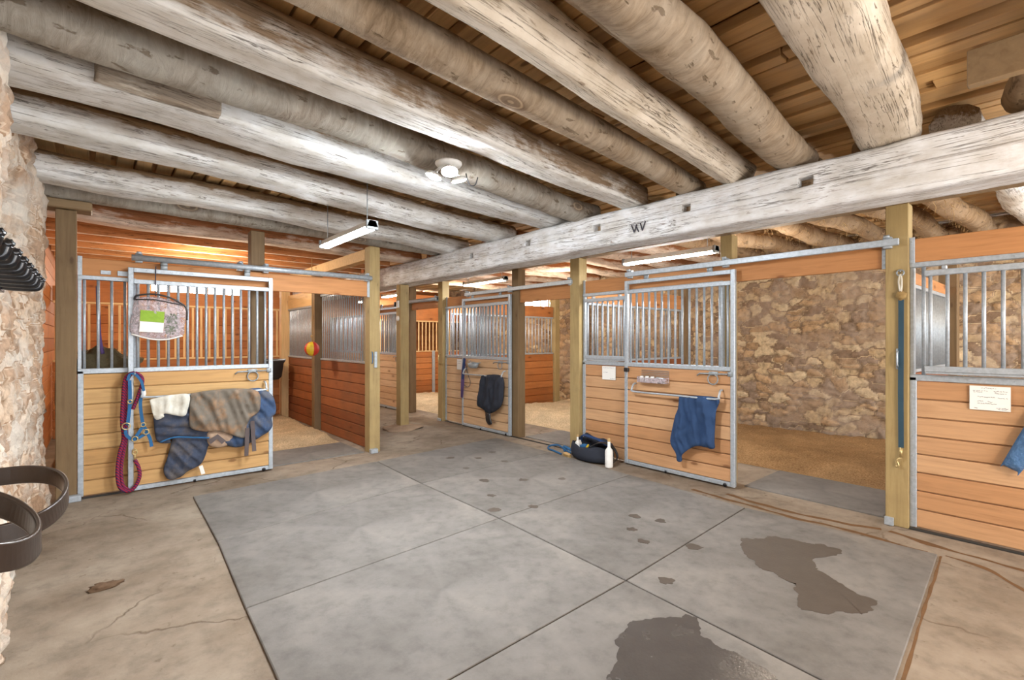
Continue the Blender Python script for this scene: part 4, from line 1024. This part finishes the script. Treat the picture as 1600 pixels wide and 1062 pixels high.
# things on the black blanket door
h2 = empty('halter', (4.9, 7.08, .55), 'dark blue halter hanging on the black blanket door stile', 'halter')
hb = MB()
for o in (0, .03, -.025): hb.ribbon(curve_pts([PR(7.06+o*.5, .03, 1.21), PR(7.07+o, .055, 1.0), PR(7.10+o, .05, .75), PR(7.13+o*.4, .045, .52)], 6), .032, .008, (0, 1, 0))
hb.build('webbing', 'purple', h2, True)
h3 = MB(); h3.ribbon(curve_pts([PR(7.05, .05, 1.22), PR(7.05, .065, 1.05), PR(7.09, .06, .85)], 6), .05, .008, (0, 1, 0)); h3.build('noseband', 'navy', h2, True)
h3 = MB(); h3.tube(curve_pts([PR(7.06, .03, 1.15), PR(6.95, .04, .95), PR(6.88, .04, .80), PR(6.95, .04, .72), PR(7.1, .04, .76)], 6), .007, 6); h3.build('lead', 'strap', h2, True)
tp = empty('wire_basket', (4.93, 6.72, 1.06), 'small grey wire basket near the top of the black blanket door', 'basket')
b = MB(); b.lathe([(.05, 0), (.085, .03), (.09, .09), (.082, .09), (.07, .03)], 16, (4.89, 6.72, 1.06), .9, 1.3); b.build('bowl', 'galvd', tp, True)
b = MB(); b.tube(curve_pts([(4.975, 6.62, 1.16), (4.93, 6.62, 1.15), (4.93, 6.90, 1.17), (4.975, 6.92, 1.18)], 4), .006, 6); b.build('hanger', 'galvd', tp, True)
# blue padded thing at the right frame edge
bt = empty('padded_wrap', (4.98, .25, .62), 'shiny blue padded wrap slung slanting on the paper sign stall front', 'wrap')
bw = drape([(.10, 1.16), (.16, 1.15), (.36, .66), (.355, .635), (.29, .60), (.265, .61), (.02, 1.10)], lambda u, d, z: (5.055-d, u, z), .03, .03, .02, .012, (.6, 1), 60, 15)
t = NT('shiny_blue'); cc = t.coords((1, 1, 1)); nn = t.noise(cc, 30, 6, .7); t.bump(nn, 1.0, .02); M['shiny'] = t.fin(t.mix(nn, (.03, .10, .26), (.10, .24, .46)), .25, .2, .7)
bw.build('padding', 'shiny', bt, True)
MB().tube([(5.052, .10, 1.13), (5.03, .10, 1.14), (5.02, .10, 1.12)], .008, 8).build('hook', 'galv', bt, True)

# blue tie hanging on the corner post
ct = empty('cross_tie', (5.0, .96, .6), 'faded blue cross tie strap hanging down the yellowish corner post', 'tie')
XX = 5.02
MB().ribbon([(XX-.012, .95, 1.88), (XX-.014, .95, 1.5), (XX-.014, .952, 1.1), (XX-.012, .95, .66)], .036, .006, (0, 1, 0)).build('strap', 'teal', ct, True)
b = MB(); b.tube(curve_pts([(XX-.012, .955, 2.08), (XX-.02, .965, 2.02), (XX-.014, .955, 1.93)], 4), .007, 6); b.tube(curve_pts([(XX-.012, .955, 2.08), (XX-.02, .945, 2.02), (XX-.014, .95, 1.93)], 4), .007, 6); b.build('cord', 'whitecloth', ct, True)
b = MB(); b.tube([(XX-.012, .955+.024*math.cos(a), 2.09+.024*math.sin(a)) for a in np.linspace(0, 2*PI, 14)[:-1]], .006, 6, True); b.tube([(XX-.001, .955, 2.11), (XX-.02, .955, 2.10)], .007, 6); b.build('eye_bolt', 'galvd', ct, True)
MB().blob((XX-.016, .95, 1.905), .02, .035, .035, 3, .3, 4).build('knot', 'bristle', ct, True)
b = MB(); b.tube([(XX-.014, .95, .66), (XX-.016, .95, .58)], .011, 8); b.tube(curve_pts([(XX-.016, .95, .58), (XX-.018, .975, .55), (XX-.018, .965, .51), (XX-.018, .985, .50)], 4), .008, 6); b.build('snap', 'brass', ct, True)

# ------------------------------------------------------------------ floor clutter by the panel
gb = empty('grooming_bag', (4.83, 4.08, 0), 'open navy grooming bag on the floor at the plank panel', 'bag')
b = MB(); cx, cy = 4.83, 4.06
prof = [(.0, .012), (.8, .012), (1.0, .03), (1.06, .10), (1.02, .17), (.97, .205), (.93, .20), (.95, .15), (.97, .09), (.9, .035), (.0, .03)]
n = 36; vs = []
for r, z in prof:
    for k in range(n):
        a = 2*PI*k/n; q = 1+.10*noise.noise(Vector((math.cos(a)*1.6, math.sin(a)*1.6, z*6)))
        zz = z*(1+.28*noise.noise(Vector((math.cos(a)*1.8, math.sin(a)*1.8, 5)))+(.22 if math.cos(a) > .3 else 0))
        vs.append((cx+.17*r*q*math.cos(a)+.0, cy+.30*r*q*math.sin(a), zz))
b.add(vs, [(i*n+k, i*n+(k+1) % n, (i+1)*n+(k+1) % n, (i+1)*n+k) for i in range(len(prof)-1) for k in range(n)]); b.smooth = True
b.build('body', 'blk', gb, True)
t = MB(); t.ribbon(curve_pts([(4.72, 4.0, .20), (4.76, 3.86, .27), (4.84, 3.74, .22), (4.88, 3.70, .10), (4.84, 3.74, .03), (4.78, 3.80, .05)], 6), .04, .008, (1, .2, .2)); t.build('shoulder_strap', 'black', gb, True)
t = MB(); t.ribbon(curve_pts([(4.90, 4.30, .20), (4.86, 4.25, .29), (4.83, 4.10, .30), (4.85, 3.95, .27), (4.92, 3.86, .20)], 6), .04, .01, (1, 0, .3)); t.build('handle', 'navy', gb, True)
fl = drape([(4.34, .20), (4.30, .30), (4.2, .28), (4.1, .25), (4.0, .27), (3.9, .24), (3.85, .18), (4.1, .15)], lambda u, d, z: (4.99-d, u, z), .0, .015, .03, .02, (1, .4), 30, 21); fl.build('lid_flap', 'blk', gb, True)
def bottle(x, y, z, s, label, cap='wood', name='bottle', body='white'):
    r = empty(name, (x, y, z), label, 'bottle')
    MB().lathe([(.030, 0), (.040, .004), (.041, .015), (.041, .165), (.036, .185), (.02, .205), (.0155, .215), (.0145, .27)], 20).build('body', body, r)
    c = MB(); c.lathe([(.0145, .27), (.0155, .275), (.0155, .30), (.011, .305)], 14); c.build('cap', cap, r)
    for ch in r.children: ch.scale = (s, s, s)
    return r
bottle(4.715, 3.70, 0, 1.16, 'tall white spray bottle standing on the floor before the grooming bag')
bottle(4.79, 4.27, .06, .80, 'small white bottle with tan cap standing in the grooming bag')
def brush(p, ang, label, tilt=0, mat='wood', L=.17):
    r = empty('grooming_brush', p, label, 'brush', 'grooming brushes', ang); 
    MB().blob((0, 0, .038), L/2, .036, .017, 2, .03, 1).build('back', mat, r)
    MB().box(-L*.42, L*.42, -.027, .027, 0, .032, .004).build('bristles', 'bristle', r); return r
brush((4.73, 4.40, .001), 1.2, 'tan wooden brush lying on the floor left of the grooming bag')
b = MB(); b.tube([(4.75, 4.12, .10), (4.72, 4.05, .19), (4.71, 4.02, .22)], [.012, .014, .012], 10)
single(b, 'hoof_pick', 'yellow', 'yellow handled tool poking out of the grooming bag', 'tool')
b = MB(); b.blob((4.74, 3.92, .13), .03, .05, .025, 4, .2); single(b, 'rag', 'white', 'crumpled white rag in the near end of the grooming bag', 'rag')
b = MB(); b.blob((4.76, 3.99, .14), .025, .035, .02, 5, .2); single(b, 'sponge', 'red', 'red sponge in the grooming bag', 'sponge')
b = MB(); b.blob((4.82, 4.18, .16), .05, .06, .035, 6, .2); single(b, 'curry_comb', 'bluew', 'blue curry comb inside the grooming bag', 'comb')
b = MB(); b.lathe([(.026, 0), (.03, .005), (.03, .07), (.02, .085), (.02, .1)], 12, (4.86, 4.30, .12)); single(b, 'small_jar', 'white', 'little white jar at the far end of the grooming bag', 'jar')
rp2 = MB()
rp2.tube(curve_pts([(4.82, 4.42, .03), (4.88, 4.60, .05), (4.95, 4.78, .06), (4.93, 4.92, .03), (4.84, 4.86, .014), (4.80, 4.70, .014), (4.74, 4.52, .014)], 7), .013, 8)
rp2.tube(curve_pts([(4.84, 4.38, .05), (4.87, 4.5, .07), (4.90, 4.62, .07), (4.86, 4.55, .02)], 6), .02, 8)
single(rp2, 'coiled_halter', 'bluew', 'blue webbing lead lying in a loop on the floor beside the tan brush', 'lead')

# ------------------------------------------------------------------ inside the blanket stall
bl2 = empty('hanging_ball', (2.62, 7.95, 1.27), 'red and yellow ball hung on a cord before the red-brown divider', 'ball')
c = Vector((2.62, 7.95, 1.40)); R = .115
for mt, ks in (('yellow', (3, 4, 5, 6, 9, 10)), ('red', (0, 1, 2, 7, 8, 11))):
    b = MB(); N = 12
    for k in ks:
        for j in range(12):
            q = []
            for (dk_, dj) in ((0, 0), (1, 0), (1, 1), (0, 1)):
                a = 2*PI*(k+dk_)/N-1.1; th = PI*(j+dj)/12
                q.append(c+Vector((R*math.sin(th)*math.cos(a), R*math.sin(th)*math.sin(a), R*math.cos(th))))
            b.add(q, [(0, 1, 2, 3)])
    b.smooth = True; b.build('panel', mt, bl2, True)
MB().tube([(2.62, 7.95, 1.51), (2.62, 7.95, 2.84)], .006, 6).build('cord', 'wood', bl2, True)
MB().blob((2.62, 7.95, 1.60), .018, .018, .022).build('knot', 'wood', bl2, True)
tb = empty('feed_tub', (2.45, 9.95, .75), 'black round feed tub set in the back corner of the blanket stall', 'tub')
MB().lathe([(.0, .0), (.20, .0), (.25, .05), (.285, .30), (.31, .335), (.32, .36), (.295, .37), (.27, .33), (.23, .06), (.0, .03)], 32, (2.45, 9.92, .80)).build('bowl', 'rubber', tb, True)
MB().tube([(2.45+.31*math.cos(a), 9.92+.31*math.sin(a), 1.165) for a in np.linspace(0, 2*PI, 32)[:-1]], .014, 8, True).build('rim', 'galvd', tb, True)
b = MB(); b.box(2.38, 2.52, 9.85, 9.99, .10, .80); b.build('stand', 'darkpost', tb, True)
b = MB(); b.blob((.05, 6.62, 1.30), .20, .13, .16, 9, .25, 2.5); b.blob((.25, 6.66, 1.27), .13, .12, .10, 12, .25, 2.5)
hy = empty('hay_rack', (.1, 6.6, .95), 'dark bundle of hay in a rack behind the narrow bars', 'hay')
b.build('hay_bundle', 'hay', hy, True)
b = MB(); b.box(-.30, .45, 6.52, 6.80, 1.06, 1.12); b.box(-.30, -.26, 6.52, 6.8, .9, 1.06); b.box(.41, .45, 6.52, 6.8, .9, 1.06); b.build('rack_shelf', 'plank', hy, True)
st = MB(); rr = random.Random(9)
for k in range(160):
    p = Vector((rr.uniform(-.15, .35), rr.uniform(6.52, 6.76), 1.18+rr.uniform(0, .26))); d_ = Vector((rr.uniform(-1, 1), rr.uniform(-.6, .3), rr.uniform(-.4, .7)))*.09
    st.tube([p, p+d_], .002, 3)
so = st.build('straw', 'bristle', hy, True); so['kind'] = 'stuff'
b = MB(); b.ribbon(curve_pts([(.02, 6.40, 2.08), (.025, 6.41, 1.8), (.035, 6.4, 1.55), (.06, 6.42, 1.40)], 5), .03, .01, (1, .2, 0)); b.tube([(.02, 6.40, 2.08), (.02, 6.345, 2.11)], .006, 6)
single(b, 'lead_strap', 'purple', 'purple lead strap dangling behind the narrow bars', 'strap')

# ------------------------------------------------------------------ lamps
def tube_lamp(x, y0, y1, z, label, hang=None):
    r = empty('tube_lamp', (x, (y0+y1)/2, z), label, 'lamp', 'hanging fluorescent tube lamps')
    b = MB(); b.add([(x-.055, y0, z), (x+.055, y0, z), (x+.03, y0, z+.06), (x-.03, y0, z+.06), (x-.055, y1, z), (x+.055, y1, z), (x+.03, y1, z+.06), (x-.03, y1, z+.06)],
            [(0, 1, 2, 3), (7, 6, 5, 4), (0, 4, 5, 1), (1, 5, 6, 2), (2, 6, 7, 3), (3, 7, 4, 0)]); b.build('housing', 'white', r, True)
    b = MB(); b.box(x-.045, x+.045, y0+.03, y1-.03, z-.022, z-.001, .01); b.build('tube', 'tube', r, True)
    for y in (y0, y1-.03): MB().box(x-.058, x+.058, y, y+.03, z-.025, z+.062).build('end_cap', 'galvd', r, True)
    for y in ((y0+.12, y1-.12) if hang is None else hang): 
        MB().tube([(x, y, z+.06), (x, y, DECK-.01)], .005, 6).build('chain', 'galvd', r, True)
    return r
tube_lamp(1.97, 4.30, 5.58, 2.60, 'tube lamp hanging in the aisle before the blanket stall')
tube_lamp(5.45, 2.72, 4.02, 2.57, 'tube lamp behind the header above the towel door')
tube_lamp(5.6, 6.7, 7.98, 2.63, 'tube lamp above the black blanket door')
tube_lamp(5.5, 10.1, 11.4, 2.62, 'nearer of two far tube lamps beside the aisle post')
tube_lamp(5.6, 11.85, 13.1, 2.60, 'farther of two far tube lamps beside the aisle post, lower in view')
lf = empty('lamp_cluster', (2.0, 3.07, 2.70), 'round ceiling fixture with three bright lamp heads on the grey log joist', 'lamp')
MB().lathe([(.02, -.035), (.085, -.03), (.10, -.012), (.10, .0), (.06, .012)], 24, (2.0, 3.06, 2.86)).build('canopy', 'white', lf, True)
for k, a in enumerate((2.5, .2, 4.2)):
    o = Vector((2.0+.11*math.cos(a), 3.06+.11*math.sin(a), 2.76))
    arm = MB(); arm.tube([(2.0+.04*math.cos(a), 3.06+.04*math.sin(a), 2.84), o+Vector((0, 0, .02))], .012, 8); arm.build('arm', 'white', lf, True)
    hd_ = MB(); hd_.lathe([(.02, .03), (.05, .02), (.064, 0), (.06, -.006)], 18); h_ = hd_.build('lamp_head', 'white', lf)
    fc = MB(); fc.lathe([(.0, -.010), (.04, -.016), (.058, -.006), (.0, -.004)], 18); f_ = fc.build('lens', 'bulb', h_)
    h_.location = o-Vector((2.0, 3.07, 2.70)); h_.rotation_euler = (.35*math.sin(a), -.35*math.cos(a), 0)
cb = MB(); cb.tube(curve_pts([(2.2, 3.12, 2.84), (2.26, 3.16, 2.78), (2.33, 3.18, 2.79), (2.36, 3.18, 2.86)], 5), .005, 6)
cb.build('cable', 'black', lf, True)

# ------------------------------------------------------------------ tack on the stone wall at the left edge
rk = empty('bridle_rack', (-.34, 2.7, 1.79), 'black iron rack of upturned hooks on the limewashed wall', 'rack')
b = MB(); b.box(-.355, -.335, 1.6, 3.42, 1.77, 1.84); b.build('back_rail', 'blackiron', rk, True)
for k in range(9):
    y = 1.72+k*.2
    h = MB(); h.tube(curve_pts([(-.345, y, 1.795), (-.30, y, 1.79), (-.235, y, 1.79), (-.212, y, 1.797), (-.203, y, 1.828)], 4), .015, 8); h.blob((-.202, y, 1.832), .017, .016, .016); h.build('hook', 'blackiron', rk, True)
def loop(name, c, L, w, drop, label, y_half, tilt):
    """stiff leather strap bent into a flat loop that sticks out of the wall"""
    r = empty(name, (c[0], c[1], c[2]), label, 'strap', 'stiff leather loops on the wall')
    P = []; N = 40
    for k in range(N+1):
        a = -PI/2+PI*k/N
        P.append(Vector((c[0]+L*math.cos(a)**.7 if math.cos(a) > 0 else c[0], c[1]+y_half*math.sin(a), c[2]+tilt*math.sin(a)-drop*math.cos(a))))
    P = [P[0]-Vector((.12, 0, 0))]+P+[P[-1]-Vector((.12, 0, 0))]
    b = MB(); b.ribbon(P, w, .012, (0, 0, 1)); b.build('band', 'leather', r)
    r.children[0].data.transform(Matrix.Translation(-Vector(c)))
    e = MB(); e.tube([p+Vector((0, 0, w/2)) for p in P], .007, 6); e.tube([p-Vector((0, 0, w/2)) for p in P], .007, 6); eo = e.build('rolled_edge', 'leather', r); eo.data.transform(Matrix.Translation(-Vector(c)))
    return r
loop('leather_loop', (-.28, 2.45, .97), .20, .055, .0, 'upper brown leather loop sticking out of the stone wall', .22, .05)
loop('leather_loop', (-.28, 1.72, 1.11), .17, .055, .075, 'lower brown leather loop sticking out of the stone wall', .17, .02)

# ------------------------------------------------------------------ light
W = bpy.data.worlds.new('daylight'); S.world = W; W.use_nodes = True
bgn = W.node_tree.nodes['Background']; bgn.inputs[0].default_value = (.95, .975, 1.0, 1); bgn.inputs[1].default_value = 4.2
def area(name, loc, rot, sx, sy, power, col=(1, .97, .92)):
    l = bpy.data.lights.new(name, 'AREA'); l.shape = 'RECTANGLE'; l.size = sx; l.size_y = sy; l.energy = power; l.color = col
    o = bpy.data.objects.new(name, l); COL.objects.link(o); o.location = loc; o.rotation_euler = rot; return o

def bulb_light(name, loc, power, col=(1, .80, .58), r=.08):  # bare point light without any fixture, added as fill
    l = bpy.data.lights.new(name, 'POINT'); l.energy = power; l.color = col; l.shadow_soft_size = r
    o = bpy.data.objects.new(name, l); COL.objects.link(o); o.location = loc; return o
bulb_light('stall_bulb', (1.3, 8.6, 2.5), 75, (1, .85, .66))  # unseen warm fill lights added to brighten the stall interiors
bulb_light('stall_bulb', (1.0, 12.3, 2.5), 45)
bulb_light('stall_bulb', (6.5, 2.5, 2.2), 34, (1, .86, .70))
bulb_light('stall_bulb', (6.9, 6.3, 2.3), 50, (1, .86, .70))
bulb_light('stall_bulb', (7.0, 9.9, 2.4), 50)
bulb_light('stall_bulb', (6.9, -.4, 2.3), 26)
bulb_light('aisle_fill', (3.9, 10.8, 2.7), 60, (1, .9, .78))  # unseen fill added for the far end of the aisle
bulb_light('aisle_fill', (2.8, -1.5, 1.9), 105, (1, .82, .63), .15)  # added warm fill behind the camera, warms the right side and deck
cam = bpy.data.cameras.new('camera'); cam.sensor_width = 36; cam.lens = 760*36/1600; cam.clip_start = .02
co = bpy.data.objects.new('camera', cam); COL.objects.link(co); co.location = (0, 0, 1.54); co.rotation_euler = (PI/2, 0, math.radians(-40.6))
S.camera = co
S.view_settings.view_transform = 'Standard'; S.view_settings.look = 'None'; S.view_settings.gamma = 1; S.view_settings.use_curve_mapping = False
S.view_settings.exposure = .64
S.cycles.use_denoising = True; S.cycles.max_bounces = 8; S.cycles.diffuse_bounces = 4; S.cycles.transparent_max_bounces = 16
S.cycles.sample_clamp_indirect = 6
